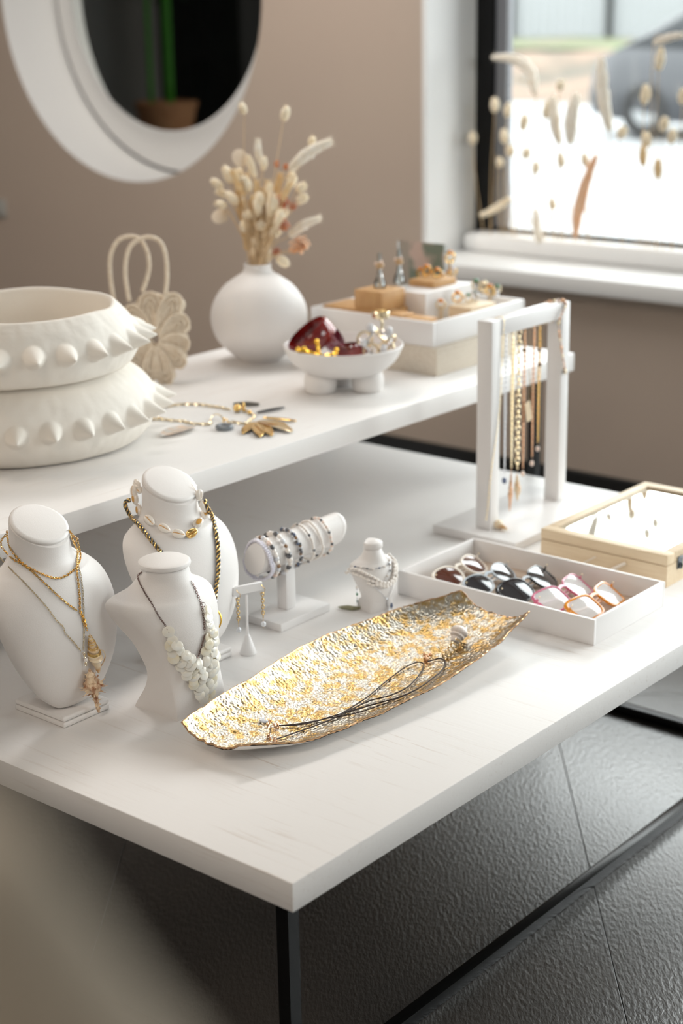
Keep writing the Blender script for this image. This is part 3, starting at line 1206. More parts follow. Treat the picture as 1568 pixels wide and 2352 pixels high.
cow_me, sl_me, ho_me = cowrie_mesh(), slit_mesh(), hollow_mesh()
cow = [((365, 205), 0, 15, 1), ((385, 260), 1, 20, 0), ((330, 290), 1, 80, 0), ((345, 370), 2, 60, 0), ((405, 500), 2, 48, 0), ((515, 630), 1, 47, 0), ((672, 730), 1, 33, 0), ((826, 782), 1, 12, 0),
       ((965, 768), 1, -32, 2), ((1040, 665), 2, -50, 0), ((1103, 558), 2, -70, 0), ((1115, 455), 1, 60, 0), ((1065, 330), 0, 60, 0), ((970, 225), 0, 45, 0)]
for (q, typ, ang, gold) in cow:
    px, py = z2(*q)
    p = on(T2, px, py, .0065, C2) if q[0] not in (1065, 970) else near(px, py, C2, .0 if q[0] == 1065 else .03)
    h = T2.find_nearest(p)
    nrm = (h[1] * .6 - FWD * .5).normalized()
    a = math.radians(ang)
    d = RIGHT * math.cos(a) - UP * math.sin(a)
    mw = mtx(p, nrm, d)
    s_ = inst('cowrie', cow_me, ck, mw)
    if gold == 2:
        g_ = cow_me.copy()
        g_.materials.clear()
        g_.materials.append(M['gold'])
        s_.data = g_
        s_['label'] = 'gilded cowrie shell'
    _wloc[s_.name] = p
    if typ == 1:
        d_ = inst('slit', sl_me, s_, Mx.Identity(4))
        d_.matrix_local = Mx.Identity(4)
    elif typ == 2:
        d_ = inst('hollow', ho_me, s_, Mx.Identity(4))
        d_.matrix_local = Mx.Identity(4)
b = NB()
tube(b, path_on(T2, [z2(*c[0]) for c in cow], .004, C2), .0008, 5)
obj('thread', b, 'cream', ck)

# --------- rope necklace
rp = thing('rope_necklace', 'twisted black and gold rope necklace with gold ring clasp on the rear bust', 'necklace', tuple(on(T2, 330, 1190, .002, C2)))
Lr = [z2(*p) for p in ((290, 385), (240, 400), (235, 450), (290, 560), (370, 650), (450, 750), (530, 850), (620, 960), (720, 1060))] + [(410, 1310), (440, 1350)]
Rr = [z2(*p) for p in ((1125, 385), (1165, 480), (1205, 600), (1235, 750), (1255, 900), (1262, 1050), (1258, 1200), (1240, 1350))] + [(491, 1364), (491, 1374)]
for nm, mm_, ph in (('black_strand', 'bluechain', 0), ('gold_strand', 'gold', 1)):
    b = NB()
    for Lp in (Lr, Rr):
        P = resample(path_on(T2, Lp, .0042, C2), .0010)
        F = frames(P)
        for k in (0, 1):
            pts = []
            for i, p in enumerate(P):
                t, a, c = F[i]
                th = i * .0010 / .017 * 2 * PI + ph * PI / 2 + k * PI
                pts.append(p + a * (.0021 * math.cos(th)) + c * (.0021 * math.sin(th)))
            tube(b, pts[::2], lambda t_: .00195 + .0004 * math.sin(t_ * 900), 6)
    obj(nm, b, mm_, rp)
b = NB()
p = on(T2, 491, 1380, .004, C2)
sph(b, p, .004)
sph(b, on(T2, 490, 1388, .004, C2), .0028)
obj('end_cap', b, 'silver', rp)
b = NB()
pr = on(T2, 489, 1420, .006, C2)
torus(b, .0155, .0016, mtx(pr, (-FWD + V((.55, -.2, 0))).normalized(), UP), 32, 8, sx=1.1, sy=.8)
for q in ((488, 1388), (492, 1393), (486, 1396), (491, 1398)):
    sph(b, on(T2, *q, .005, C2), .0026)
obj('ring_clasp', b, 'yellowgold', rp)

# --------- disc necklace on bust 3
C3 = V((.345, .56, .74))


def z3(x, y):
    return (240 + x / 5.227, 1280 + y / 5.227)


dn = thing('disc_necklace', 'dark chain necklace with layered mother of pearl discs on the front bust', 'necklace', tuple(on(T3, 450, 1520, .002, C3)))
b = NB()
chain(b, path_on(T3, [z3(*p) for p in ((455, 180), (412, 225), (420, 290), (480, 420), (560, 550), (640, 690), (735, 825))], .0018, C3), .0034, .0005, .0014)
chain(b, path_on(T3, [z3(*p) for p in ((1030, 290), (1070, 360), (1110, 450), (1150, 550), (1170, 650), (1185, 780), (1195, 900))], .0018, C3), .0040, .0005, .0016)
chain(b, path_on(T3, [z3(*p) for p in ((735, 825), (800, 950), (880, 1080), (980, 1170), (1090, 1200), (1130, 1130), (1170, 1000), (1195, 900))], .003, C3), .0034, .0006, .0016)
torus(b, .0040, .0006, mtx(on(T3, *z3(1165, 572), .003, C3), -FWD, RIGHT), 12, 5)
obj('chain', b, 'darkchain', dn)


def disc_mesh(m):
    b = NB()
    lathe(b, ((.001, -.0004), (.0100, -.0004), (.0106, 0), (.0100, .0005), (.001, .0008)), 18)
    for v in b.verts:
        v.co.z += .12 * (v.co.x ** 2 + v.co.y ** 2) / .011
    return meshof(b, m, 'disc')


dm = [disc_mesh('mop'), disc_mesh('mopcream')]
discs = [(765, 888, 0, 0), (812, 985, 5, 0), (778, 1045, -10, 1), (865, 1045, 50, 0), (815, 1130, -20, 0), (900, 1110, 45, 0), (830, 1195, -40, 1), (965, 1160, 55, 0), (900, 1190, 30, 0), (1020, 1205, 60, 0), (915, 1245, -35, 0), (985, 1250, -30, 0),
         (920, 1300, -15, 0), (1050, 1265, 60, 0), (1110, 1265, 62, 0), (1010, 1290, -50, 0), (1060, 1330, -45, 1), (1150, 1330, 60, 0), (975, 1350, -50, 0), (970, 1405, -15, 0), (1090, 1385, -50, 0), (1050, 1420, -45, 0), (1165, 1395, 50, 0),
         (1040, 1470, -40, 1), (1110, 1480, -30, 0), (1050, 1520, -20, 1), (1150, 1440, -40, 0), (1120, 1540, -10, 0), (1190, 1500, 10, 0), (1100, 1590, -20, 0), (1160, 1600, 0, 0), (1110, 1640, -40, 0), (1190, 1650, 0, 1), (1160, 1690, 10, 0), (1200, 1710, 20, 1),
         (1205, 640, 55, 1), (1225, 720, 45, 0), (1235, 800, 40, 0), (1250, 860, 25, 0), (1265, 905, 20, 1), (1300, 930, 60, 0), (1225, 960, 15, 1), (1290, 1000, 40, 0), (1215, 1040, 10, 1), (1285, 1065, 50, 0), (1190, 1115, 5, 1), (1275, 1130, 30, 0),
         (1310, 1170, 60, 0), (1220, 1190, -10, 0), (1285, 1215, 40, 1), (1190, 1240, -35, 0), (1260, 1270, -10, 0), (1310, 1270, 60, 0), (1220, 1310, -20, 0), (1290, 1330, 20, 0), (1250, 1370, 0, 0), (1300, 1400, 40, 0), (1210, 1420, 0, 0),
         (1265, 1450, -10, 1), (1230, 1500, 10, 0), (1280, 1520, 40, 0), (1235, 1570, 0, 0), (1255, 1620, 20, 1)]
for i, (x, y, a, c) in enumerate(discs):
    px, py = z3(x, y)
    lift = .0035 + .0012 * (i % 4)
    p = on(T3, px, py, lift, C3)
    nr = T3.find_nearest(p)[1]
    aa = math.radians(a)
    nrm = (nr * .8 - FWD * .35 + UP * .55 * math.sin(aa) ** 2 + RIGHT * .30 * math.sin(aa)).normalized()
    inst('disc', dm[c], dn, mtx(p, nrm, RIGHT) @ Mx.Diagonal((1.0 - .12 * (i % 3), .95 - .1 * (i % 2), 1, 1)))

# --------- pearl strands on the miniature bust
C4 = V((.92, .58, .60))


def z4(x, y):
    return (760 + x / 7.84, 1240 + y / 7.84)


bead_me = {}


def bead_mesh(m, r=(1, 1, 1), u=10, v=7):
    k = (m, r)
    if k not in bead_me:
        b = NB()
        sph(b, None, r, Mx.Identity(4), u, v)
        bead_me[k] = meshof(b, m, 'bead')
    return bead_me[k]


def strand(parent, pts, r, step, pick, name='bead', jit=0.0, long=1.25):
    P = resample(pts, step)
    F = frames(P)
    for i, p in enumerate(P):
        m_, k = pick(i)
        t, a, c = F[i]
        q = p + (a * random.uniform(-1, 1) + c * random.uniform(-1, 1)) * jit
        inst(name, bead_mesh(m_), parent, mtx(q, t, a, s=(r * k, r * k, r * k * long)))


pn = thing('pearl_necklace', 'four strand oval pearl necklace wound around the miniature bust', 'necklace', tuple(on(T4, 870, 1330, .002, C4)))
S1 = [z4(*p) for p in ((280, 590), (350, 580), (430, 610), (530, 650), (610, 690), (690, 715), (770, 745), (850, 770), (920, 790), (985, 800), (1050, 770), (1100, 720), (1140, 660), (1150, 560), (1150, 470), (1120, 390), (1080, 300), (1020, 230))]
S2 = [z4(*p) for p in ((350, 530), (420, 530), (490, 550), (570, 580), (640, 615), (710, 650), (790, 690), (850, 730), (920, 760), (980, 765), (1040, 740), (1080, 690), (1100, 620), (1110, 540), (1115, 470), (1090, 380))]
S3 = [z4(*p) for p in ((680, 770), (750, 805), (830, 800), (900, 815), (960, 840), (1010, 820), (1060, 790), (1110, 740), (1140, 690), (1130, 600), (1140, 500), (1110, 420))]
for S_ in (S1, S2, S3):
    strand(pn, path_on(T4, S_, .0042, C4), .0035, .0085, lambda i: ('pearl', 1), long=1.3)
tn = thing('station_necklace', 'thin dark beaded wire necklace with pendant on the miniature bust', 'necklace', tuple(on(T4, 880, 1300, .002, C4)))
b = NB()
P1 = path_on(T4, [z4(*p) for p in ((410, 485), (520, 500), (620, 515), (720, 540), (780, 525), (880, 505), (980, 475), (1030, 430), (1045, 350))], .002, C4)
P2 = path_on(T4, [z4(*p) for p in ((1045, 350), (1060, 450), (1050, 560), (1020, 620), (990, 690), (950, 730))], .002, C4)
P3 = path_on(T4, [z4(*p) for p in ((780, 850), (850, 900), (910, 970), (940, 1020), (1005, 1045), (1040, 960), (1080, 880), (1100, 800))], .002, C4)
for P in (P1, P2, P3):
    tube(b, P, .0006, 5)
P4 = path_on(T4, [z4(*p) for p in ((1010, 1050), (1000, 1120), (1020, 1220), (1060, 1290), (1090, 1340))], .003, C4)
tube(b, P4, .0014, 6)
obj('wire', b, 'silver', tn)
for P in (P1, P2):
    strand(tn, P[2:], .0022, .013, lambda i: (('bluestone', 'pearl', 'bluechain', 'pearl')[i % 4], 1 if i % 2 else .8))
b = NB()
sph(b, None, (.003, .006, .002), mtx(on(T4, 899, 1391, .004, C4), -FWD, RIGHT))
obj('pendant_stone', b, 'bluestone', tn)

# small crystal drop earrings leaning behind the miniature bust, with a leaf shaped clip
ge = at(822, 1398, z=T)
er = thing('drop_earrings', 'pair of tiny crystal drop earrings hanging behind the miniature bust', 'earrings', tuple(ge))
b = NB()
bx(b, -.0015, .0015, -.0015, .0015, 0, .062, mtx=Mx.Translation(at(838, 1395, z=T)))
obj('holder', b, 'crystal', er)
for (x0, y0, x1, y1) in ((819, 1350, 821, 1398), (836, 1366, 829, 1397)):
    P = [near(x0 + (x1 - x0) * t, y0 + (y1 - y0) * t, ge, -.002) for t in (0, .33, .66, 1)]
    b = NB()
    chain(b, spline(P, 4), .005, .0005, .0012)
    d = obj('drop', b, 'silver', er)
    for i, p in enumerate(P):
        b = NB()
        sph(b, p + V((0, 0, .001)), (.0022, .0022, .0036))
        obj('crystal', b, ('pearl', 'green', 'crystal', 'green')[i], d)
lf = at(805, 1397, z=T)
lt = thing('leaf_brooch', 'slim olive leaf brooch lying on the table behind the miniature bust', 'brooch', tuple(lf))
b = NB()
P = spline([at(775, 1394, z=T + .003), at(795, 1396, z=T + .004), at(812, 1398, z=T + .004), at(834, 1395, z=T + .003)], 5)
tube(b, P, lambda t: .0003 + .0062 * math.sin(PI * t), 8, flat=.3)
obj('leaf_blade', b, mat('olive_leaf', (.30, .29, .19), .4, .4), lt)

# ================================================================ BRACELET BAR
bs = thing('bracelet_stand', 'white T-bar bracelet stand on a rectangular base, behind the gold dish', 'display stand', (.775, .695, T))
b = NB()
bx(b, .703, .852, .648, .738, T, T + .0165, .0015, 2)
obj('base', b, 'lacq', bs)
b = NB()
bx(b, .768, .796, .690, .716, T + .0165, T + .120, .002, 2)
obj('post', b, 'lacq', bs)
b = NB()
ZC = T + .143
rings = []
X0, X1 = .693, .955
for (u, k) in ((0, .72), (0, .9), (.004, .97), (.010, 1.0), (.014, 1.0), (.016, .985), (.018, 1.0), (.05, .99), (.13, .97), (.20, .98), (.232, 1.0), (.2325, .985), (.234, 1.0), (.242, .99), (.247, .9), (.248, .7)):
    ring = []
    for i in range(40):
        a = 2 * PI * i / 40
        y_ = .030 * k * math.cos(a)
        z_ = .036 * k * math.sin(a)
        ring.append(V((X0 + u, .703 + y_ - z_ * .22, ZC + z_)))
    rings.append(ring)
loft(b, rings)
roll = obj('roll', b, 'bust', bs)
BX = [.704, .719, .753, .790, .828, .855, .883]
kinds = [
    ('silver lilac pearl bracelet, nearest the left end of the white roll', 'pearl bracelet', .0030, .0052, lambda i: ('lilacpearl', 1.0), 2),
    ('chunky baroque pearl and brown stone bracelet, second from the left on the roll', 'bead bracelet', .0048, .0095,
     lambda i: (('pinkpearl', 'darkpearl', 'pearl', 'pearl', 'silverpearl', 'pearl', 'brownstone', 'silverpearl', 'pearl')[i % 9], (1.1, 1, .9, 1, 1, 1, .9, 1, 1)[i % 9]), 1),
    ('bracelet with large dark green stone and white pearl, third from the left on the roll', 'bead bracelet', .0050, .0115,
     lambda i: (('silverpearl', 'brownstone', 'pearl', 'darkpearl', 'pearl', 'pearl', 'darkpearl', 'pearl')[i % 8], (1, .8, 1, 1.3, 1.25, .9, 1.1, .9)[i % 8]), 1),
    ('dark peacock keshi pearl bracelet in the middle of the white roll', 'bead bracelet', .0036, .0040, lambda i: (('darkpearl', 'bluestone', 'darkpearl', 'brownstone', 'silverpearl')[i % 5], 1.0), 1),
    ('cream seed pearl bracelet with sparse dark beads, right of the dark one', 'bead bracelet', .0030, .0056, lambda i: ('darkpearl' if i % 7 == 3 else 'pearl', 1.0), 1),
    ('plain cream seed pearl bracelet, second from the right end of the white roll', 'bead bracelet', .0031, .0054, lambda i: ('pearl', 1.0), 1),
    ('blush pearl bracelet with dark spacer beads, nearest the right end of the white roll', 'bead bracelet', .0033, .0062, lambda i: ('darkpearl' if i % 5 == 2 else ('pinkpearl' if i % 2 else 'pearl'), 1.0), 1)]
for k, (lab, nm, r, st, pick, rows_) in enumerate(kinds):
    bl = thing(nm.replace(' ', '_'), lab, 'bracelet', (BX[k], .703, ZC), 'beaded bracelets on the white roll')
    P = []
    for i in range(73):
        a = 2 * PI * i / 72
        e = r * .9 + (.010 if math.sin(a) < -.2 else 0) * abs(math.sin(a)) + .001
        y_ = (.030 + e) * math.cos(a)
        z_ = (.036 + e) * math.sin(a)
        P.append(V((BX[k] + .010 * math.sin(a) * -1 + (.004 * math.sin(2 * a)), .703 + y_ - z_ * .22, ZC + z_)))
    if rows_ == 2:
        for dx in (-.0024, .0024):
            strand(bl, [p + V((dx, 0, 0)) for p in P], r, st, pick, jit=.0006, long=1)
    else:
        strand(bl, P, r, st, pick, jit=.0022 if k == 3 else .0004, long=1.2 if k != 3 else 1)

# ================================================================ EARRING T-STAND
es = thing('earring_stand', 'tiny white T-shaped earring stand with cone foot, left of the bracelet stand', 'display stand', (.585, .627, T))
b = NB()
e0 = V((.585, .627, T))
lathe(b, ((.001, 0), (.0155, 0), (.0163, .001), (.016, .003), (.005, .036), (.0035, .039), (.001, .0395)), 32, Mx.Translation(e0))
obj('cone_foot', b, 'lacq', es)
b = NB()
tube(b, [e0 + V((0, 0, .038)), V(at(566, 1366, y=.627))], .0023, 8)
obj('pole', b, 'lacq', es)
b = NB()
pt = V(at(567, 1352, y=.627))
dx = V((.0566, -.0189, 0)).normalized()
mb = mtx(pt, (0, 0, 1), dx)
bx(b, -.031, .031, -.0035, .0035, -.0085, .0085, .0008, 1, mtx=mb)
obj('cross_bar', b, 'lacq', es)
for (u, lab) in ((-.0245, 'gold chain drop earring with pearl, left end of the tiny T-stand'), (.0285, 'gold chain drop earring with pearl, right end of the tiny T-stand')):
    top = pt + dx * u + V((0, 0, 0)) + dx.cross(V((0, 0, 1))) * .0045
    er = thing('chain_earring', lab, 'earring', tuple(top), 'pair of gold chain and pearl drop earrings')
    fr = dx.cross(V((0, 0, 1)))
    b = NB()
    hk = [top + V((0, 0, .004)), top + fr * .003 + V((0, 0, .001)), top + fr * .004 + dx * .005 + V((0, 0, -.005)), top + fr * .003 + dx * .003 + V((0, 0, -.013)), top + fr * .001 - dx * .004 + V((0, 0, -.0125))]
    tube(b, spline(hk, 5), .0006, 5)
    obj('hook', b, 'gold', er)
    b = NB()
    c0 = top + fr * .003 + V((0, 0, -.012))
    chain(b, [c0, c0 + V((0, 0, -.052))], .0062, .0009, .0027, 12, 5)
    obj('chain', b, mat('antique_gold', (.55, .38, .16), .3, 1.0) if u < 0 else bpy.data.materials['antique_gold'], er)
    b = NB()
    sph(b, c0 + V((0, 0, -.063)), (.0049, .0049, .0056))
    obj('pearl', b, 'silverpearl', er)
    b = NB()
    tube(b, [c0 + V((0, 0, -.052)), c0 + V((0, 0, -.071))], .0004, 4)
    obj('pin', b, 'gold', er)

# ================================================================ GOLD DISH
gd = thing('gold_dish', 'long curved hammered gold metal dish in the middle of the low table', 'dish', (.61, .355, T))
NX, NYY = 520, 170
FRIM = [(.213, .300, .046), (.313, .252, .027), (.404, .235, .022), (.503, .222, .022), (.614, .213, .026), (.748, .212, .037), (.832, .212, .051), (.937, .226, .071)]
BRIM = [(.198, .413, .059), (.292, .440, .055), (.412, .459, .051), (.520, .480, .049), (.630, .490, .048), (.73, .481, .049), (.84, .458, .053), (.953, .392, .071)]
FS, BS = spline(FRIM, 12), spline(BRIM, 12)


def rimat(S_, u):
    f = u * (len(S_) - 1)
    i = min(int(f), len(S_) - 2)
    return S_[i].lerp(S_[i + 1], f - i)


def dish_pt(u, v, top=True):
    """u along the dish 0..1, v from front rim -1 to back rim 1"""
    A, B = rimat(FS, u), rimat(BS, u)
    cu = abs(2 * u - 1)
    p = A.lerp(B, (v + 1) / 2)
    zc = .004 + (.030 if u < .5 else .040) * cu ** 2.2
    sag = (A.z + B.z) / 2 - zc
    z = p.z + .006 * (1 - v) / 2 * (1 - cu) - (1 - abs(v) ** 2.9) * sag
    e = max(0, (abs(v) - .9) / .1)
    x = p.x + .004 * noise.noise(V((v * 6, u * 3, 9))) * (cu > .97)
    y = p.y + .005 * e * noise.noise(V((u * 14, v * .5 + 3, 0)))
    z += T
    if top:
        n1 = noise.noise(V((x * 135, y * 190, 1.3)))
        n2 = noise.noise(V((x * 300, y * 380, 5.1)))
        n3 = noise.noise(V((x * 34, y * 40, 2.2)))
        z += .0016 * (abs(n1) * -1.3 + .45) + .0008 * n2 + .0012 * n3
    else:
        z -= .0038
    return V((x, y, z))


b = NB()
gt = [[b.verts.new(dish_pt(i / NX, -1 + 2 * j / NYY)) for j in range(NYY + 1)] for i in range(NX + 1)]
for i in range(NX):
    for j in range(NYY):
        b.faces.new((gt[i][j], gt[i + 1][j], gt[i + 1][j + 1], gt[i][j + 1]))
bowl_o = obj('bowl', b, 'hammer', gd, auto=80)
b = NB()
n1_, n2_ = 80, 24
gt = [[b.verts.new(dish_pt(i / n1_, -1 + 2 * j / n2_, False)) for j in range(n2_ + 1)] for i in range(n1_ + 1)]
for i in range(n1_):
    for j in range(n2_):
        b.faces.new((gt[i][j], gt[i + 1][j], gt[i + 1][j + 1], gt[i][j + 1]))
obj('underside', b, mat('white_glazed_underside', (.80, .77, .74), .35), gd)
b = NB()
rim = [dish_pt(i / 160, -1) for i in range(161)] + [dish_pt(1, -1 + 2 * j / 50) for j in range(1, 51)] + [dish_pt(1 - i / 160, 1) for i in range(1, 161)] + [dish_pt(0, 1 - 2 * j / 50) for j in range(1, 50)]
rim = [p + V((0, 0, -.0012)) for p in rim]
tube(b, rim, lambda t: .0017 + .0005 * math.sin(t * 700), 6, closed=True)
obj('rim', b, mat('copper_rim', (.58, .36, .20), .3, 1.0), gd)
TD = bvh_of([bowl_o])
CD = V((.6, .35, T + .01))


def zd(x, y):
    return (400 + x / 1.8667, 1320 + y / 1.8667)


cn = thing('cord_necklace', 'brown cord necklace with gold wrapped pink shell lying in the gold dish', 'necklace', tuple(on(TD, *zd(700, 610), .002, CD)), 'cord necklaces in the gold dish')
for k, (pp_, m_) in enumerate((([(445, 655), (520, 650), (600, 635), (680, 615), (760, 590), (860, 560), (960, 535), (1040, 500), (1100, 460), (1150, 415), (1162, 380), (1140, 366), (1110, 372), (1085, 380)], 'cordbrown'),
                               ([(440, 712), (500, 690), (600, 655), (690, 620), (780, 575), (850, 545), (920, 525), (1000, 490), (1050, 440), (1070, 400), (1062, 382), (1030, 384), (980, 410), (900, 470), (830, 530), (760, 575), (690, 620)], 'cordbrown'))):
    b = NB()
    tube(b, path_on(TD, [zd(*q) for q in pp_], .0035, CD, 8), .0013, 6)
    obj('cord', b, m_, cn)
b = NB()
for (q0, q1, n_) in (((1160, 362), (1215, 312), 5),):
    a0, a1 = on(TD, *zd(*q0), .007, CD), on(TD, *zd(*q1), .012, CD)
    for i in range(n_):
        p = a0.lerp(a1, i / (n_ - 1))
        torus(b, .0052 + .0008 * i, .0020, mtx(p, a1 - a0), 16, 6)
obj('gold_wrap', b, 'palegold', cn)
pA, pB = on(TD, *zd(1212, 315), .012, CD), on(TD, *zd(1245, 290), .022, CD)
b = NB()
L_ = (pB - pA).length * 1.15
lathe(b, [(r * .0165, t * L_) for r, t in ((.05, 0), (.45, .04), (.62, .2), (.60, .3), (.85, .4), (.82, .5), (1.0, .62), (1.02, .72), (.86, .86), (.45, .97), (.05, 1.0))], 24, mtx(pA, pB - pA + UP * .01))
obj('shell', b, 'pinkshell', cn)
b = NB()
for q in ((1075, 350), (1085, 358), (1095, 352), (1088, 372), (1078, 366)):
    sph(b, on(TD, *zd(*q), .005, CD), .0040, u=8, v=6)
obj('gold_knot', b, 'rosegold', cn)
cn2 = thing('cord_necklace', 'dark cord with gold wire knots and flat stone, left in the gold dish', 'necklace', tuple(on(TD, *zd(420, 670), .002, CD)), 'cord necklaces in the gold dish')
for k, qs in enumerate(([(395, 632), (402, 640), (398, 650), (408, 634)], [(425, 652), (435, 660), (444, 655), (436, 648)], [(402, 700), (412, 706), (424, 710), (436, 712), (410, 698)])):
    b = NB()
    for q in qs:
        torus(b, .0032, .0010, mtx(on(TD, *zd(*q), .004, CD), RIGHT + UP * random.uniform(-.5, .5), UP), 10, 5)
    obj('wire_knot', b, 'rosegold', cn2)
b = NB()
tube(b, path_on(TD, [zd(*q) for q in ((412, 655), (410, 680), (404, 700))], .003, CD), .0010, 6)
tube(b, path_on(TD, [zd(*q) for q in ((438, 656), (560, 640), (650, 624), (780, 600), (900, 560), (1000, 520))], .003, CD), .0009, 6)
obj('cord', b, 'cordbrown', cn2)
b = NB()
sph(b, None, (.0085, .0065, .002), mtx(on(TD, *zd(378, 632), .004, CD), (0, -.3, 1), RIGHT))
obj('flat_stone', b, 'silverpearl', cn2)

# ================================================================ SUNGLASSES TRAY
TX0, TX1, TY0, TY1 = 1.012, 1.283, .128, .600
st = thing('sunglasses_tray', 'open white lacquered tray holding five pairs of sunglasses', 'tray', ((TX0 + TX1) / 2, (TY0 + TY1) / 2, T))
wl_ = .0075
for (a0, a1, c0, c1) in ((TX0, TX0 + wl_, TY0, TY1), (TX1 - wl_, TX1, TY0, TY1), (TX0 + wl_, TX1 - wl_, TY0, TY0 + wl_), (TX0 + wl_, TX1 - wl_, TY1 - wl_, TY1)):
    b = NB()
    bx(b, a0, a1, c0, c1, T, T + .052, .0012, 2)
    obj('side', b, 'lacq', st)
b = NB()
bx(b, TX0 + wl_, TX1 - wl_, TY0 + wl_, TY1 - wl_, T + .001, T + .006)
obj('bottom_lining', b, 'traybase', st, smooth=False)


def lens_outline(kind, n=40):
    """closed outline in the lens plane, unit about 1 = half width"""
    pts = []
    for i in range(n):
        a = 2 * PI * i / n
        c, s = math.cos(a), math.sin(a)
        if kind == 'round':
            e = 2.15
            x, y = 1.0, .86
        elif kind == 'cat':
            e = 2.4
            x, y = 1.0, .80
        elif kind == 'square':
            e = 4.0
            x, y = 1.0, .84
        else:
            e = 3.0
            x, y = 1.0, .80
        px = x * math.copysign(abs(c) ** (2 / e), c)
        py = y * math.copysign(abs(s) ** (2 / e), s)
        if kind in ('cat', 'square', 'big'):
            py += .14 * px * (1 if py > 0 else .2)
            px *= (1 + .10 * py)
        pts.append((px, py))
    return pts


def sunglasses(label, px, py, hw, kind, mf, ml, rim_w, ang=0.0, tilt=.50, name='sunglasses', roll=0.0, lift=.028, inner=None, shift=0.0):
    c = at(px, py, z=T + .006 + lift)
    t = thing(name, label, 'sunglasses', tuple(c), 'sunglasses in the white tray')
    X = V((math.cos(ang), math.sin(ang), 0))
    back = V((-math.sin(ang), math.cos(ang), 0))
    u = (back * math.cos(tilt) * 1.0 + V((0, 0, 1)) * math.sin(tilt)).normalized()
    n_ = X.cross(u)          # faces up and to the front
    if n_.z < 0:
        n_ = -n_
    gap = .010
    b = NB()
    for s in (-1, 1):
        cx_ = s * (hw + gap)
        o2 = lens_outline(kind)
        o2 = [(s * p[0], p[1]) for p in o2]

        def P(q, k, d):
            r_ = hw
            xx = cx_ + q[0] * (r_ * k)
            return c + X * xx + u * (q[1] * r_ * k) + n_ * (d - .10 * xx * xx / .07)
        ko, ki = 1.0, 1.0 - rim_w / hw
        loft(b, [[P(q, ko, -.0022) for q in o2], [P(q, ko * 1.0, .0014) for q in o2], [P(q, ko * .97, .0022) for q in o2],
                 [P(q, ki * 1.03, .0022) for q in o2], [P(q, ki, .0012) for q in o2], [P(q, ki, -.0022) for q in o2]], cap=False, loop=True)
    # bridge
    z0 = .32 * hw
    loft(b, [[c + X * x + u * (z0 + yy + .003 * (1 - (x / .012) ** 2)) + n_ * d for yy, d in ((-.0032, -.0018), (-.0032, .002), (.0034, .002), (.0034, -.0018))] for x in (-.0125, -.006, 0, .006, .0125)])
    fr = obj('frame', b, mf, t, auto=50)
    for s in (-1, 1):
        b = NB()
        o2 = [(s * p[0], p[1]) for p in lens_outline(kind)]
        cx_ = s * (hw + gap)
        ki = 1.0 - rim_w / hw * .8
        rs = []
        for k in (1, .66, .33, .02):
            rs.append([c + X * (cx_ + q[0] * hw * ki * k) + u * (q[1] * hw * ki * k) + n_ * (.0004 + .0016 * (1 - k * k) - .10 * (cx_ + q[0] * hw * ki * k) ** 2 / .07) for q in o2])
        vv = loft(b, rs, cap=False)
        b.faces.new(vv[-1])
        obj('lens', b, ml, t, auto=80)
    # folded temples lie behind the front
    for s in (-1, 1):
        h0 = c + X * (s * (2 * hw + gap - .002)) + u * (hw * .42) - n_ * .004
        d1 = -n_ * 1.0
        e1 = h0 - n_ * .012
        zf = T + .010 + (.004 if s > 0 else 0)
        e1.z = max(e1.z, zf)
        far = c - X * (s * .052) + back * .012 - n_ * .020
        far.z = zf
        mid = (e1 + far) / 2
        mid.z = max(zf, mid.z - .004)
        b = NB()
        tube(b, spline([h0, e1, mid, far], 5), [.0028] * 4 + [.0026] * 12, 8, flat=.7)
        obj('temple', b, mf, t)
        b = NB()
        sph(b, h0 + n_ * .0065, (.0016, .0016, .0016), u=8, v=6)
        obj('hinge_rivet', b, 'palegold', t)
    return t


sunglasses('cream cat-eye sunglasses with brown lenses, leftmost in the white tray', 1062, 1308, .0370, 'cat', 'cream', 'lensbrown', .0055, ang=.05)
sunglasses('pale grey cat-eye sunglasses with dark lenses, second from the left in the white tray', 1130, 1326, .0350, 'cat', 'greyac', 'lensdark', .0042, ang=.03)
sunglasses('oversized black sunglasses with dark lenses in the middle of the white tray', 1218, 1338, .0400, 'big', 'blackac', 'lensdark', .0045, ang=.04)
sunglasses('clear pink framed glasses with pale lenses, between the black and the orange pair', 1300, 1358, .0370, 'square', 'pinkac', 'lensclear', .0040, ang=.02)
sunglasses('orange framed square glasses with pale lenses, rightmost in the white tray', 1374, 1377, .0370, 'square', 'orangeac', 'lensclear', .0060, ang=.03)

# ================================================================ WOODEN DISPLAY CASE
KX0, KX1, KY0, KY1, KH = 1.378, 1.83, .176, .487, .070
kc = thing('jewellery_case', 'pale wooden jewellery case with glass lid at the right edge of the low table', 'case', ((KX0 + KX1) / 2, (KY0 + KY1) / 2, T))
b = NB()
bx(b, KX0, KX1, KY0, KY1, T, T + .046, .0012, 2)
obj('box_body', b, 'oak', kc, smooth=False)
b = NB()
fw = .030
for (a0, a1, c0, c1) in ((KX0, KX0 + fw, KY0, KY1), (KX1 - fw, KX1, KY0, KY1), (KX0 + fw, KX1 - fw, KY0, KY0 + fw * .8), (KX0 + fw, KX1 - fw, KY1 - fw * .8, KY1)):
    bx(b, a0, a1, c0, c1, T + .0475, T + KH, .0012, 2)
lid = obj('lid_frame', b, 'oak', kc)
b = NB()
bx(b, KX0 + fw - .002, KX1 - fw + .002, KY0 + fw * .8 - .002, KY1 - fw * .8 + .002, T + KH - .009, T + KH - .0055)
obj('lid_glass', b, 'boxglass', lid, smooth=False)
b = NB()
cl = at(1561, 1278, y=KY0)
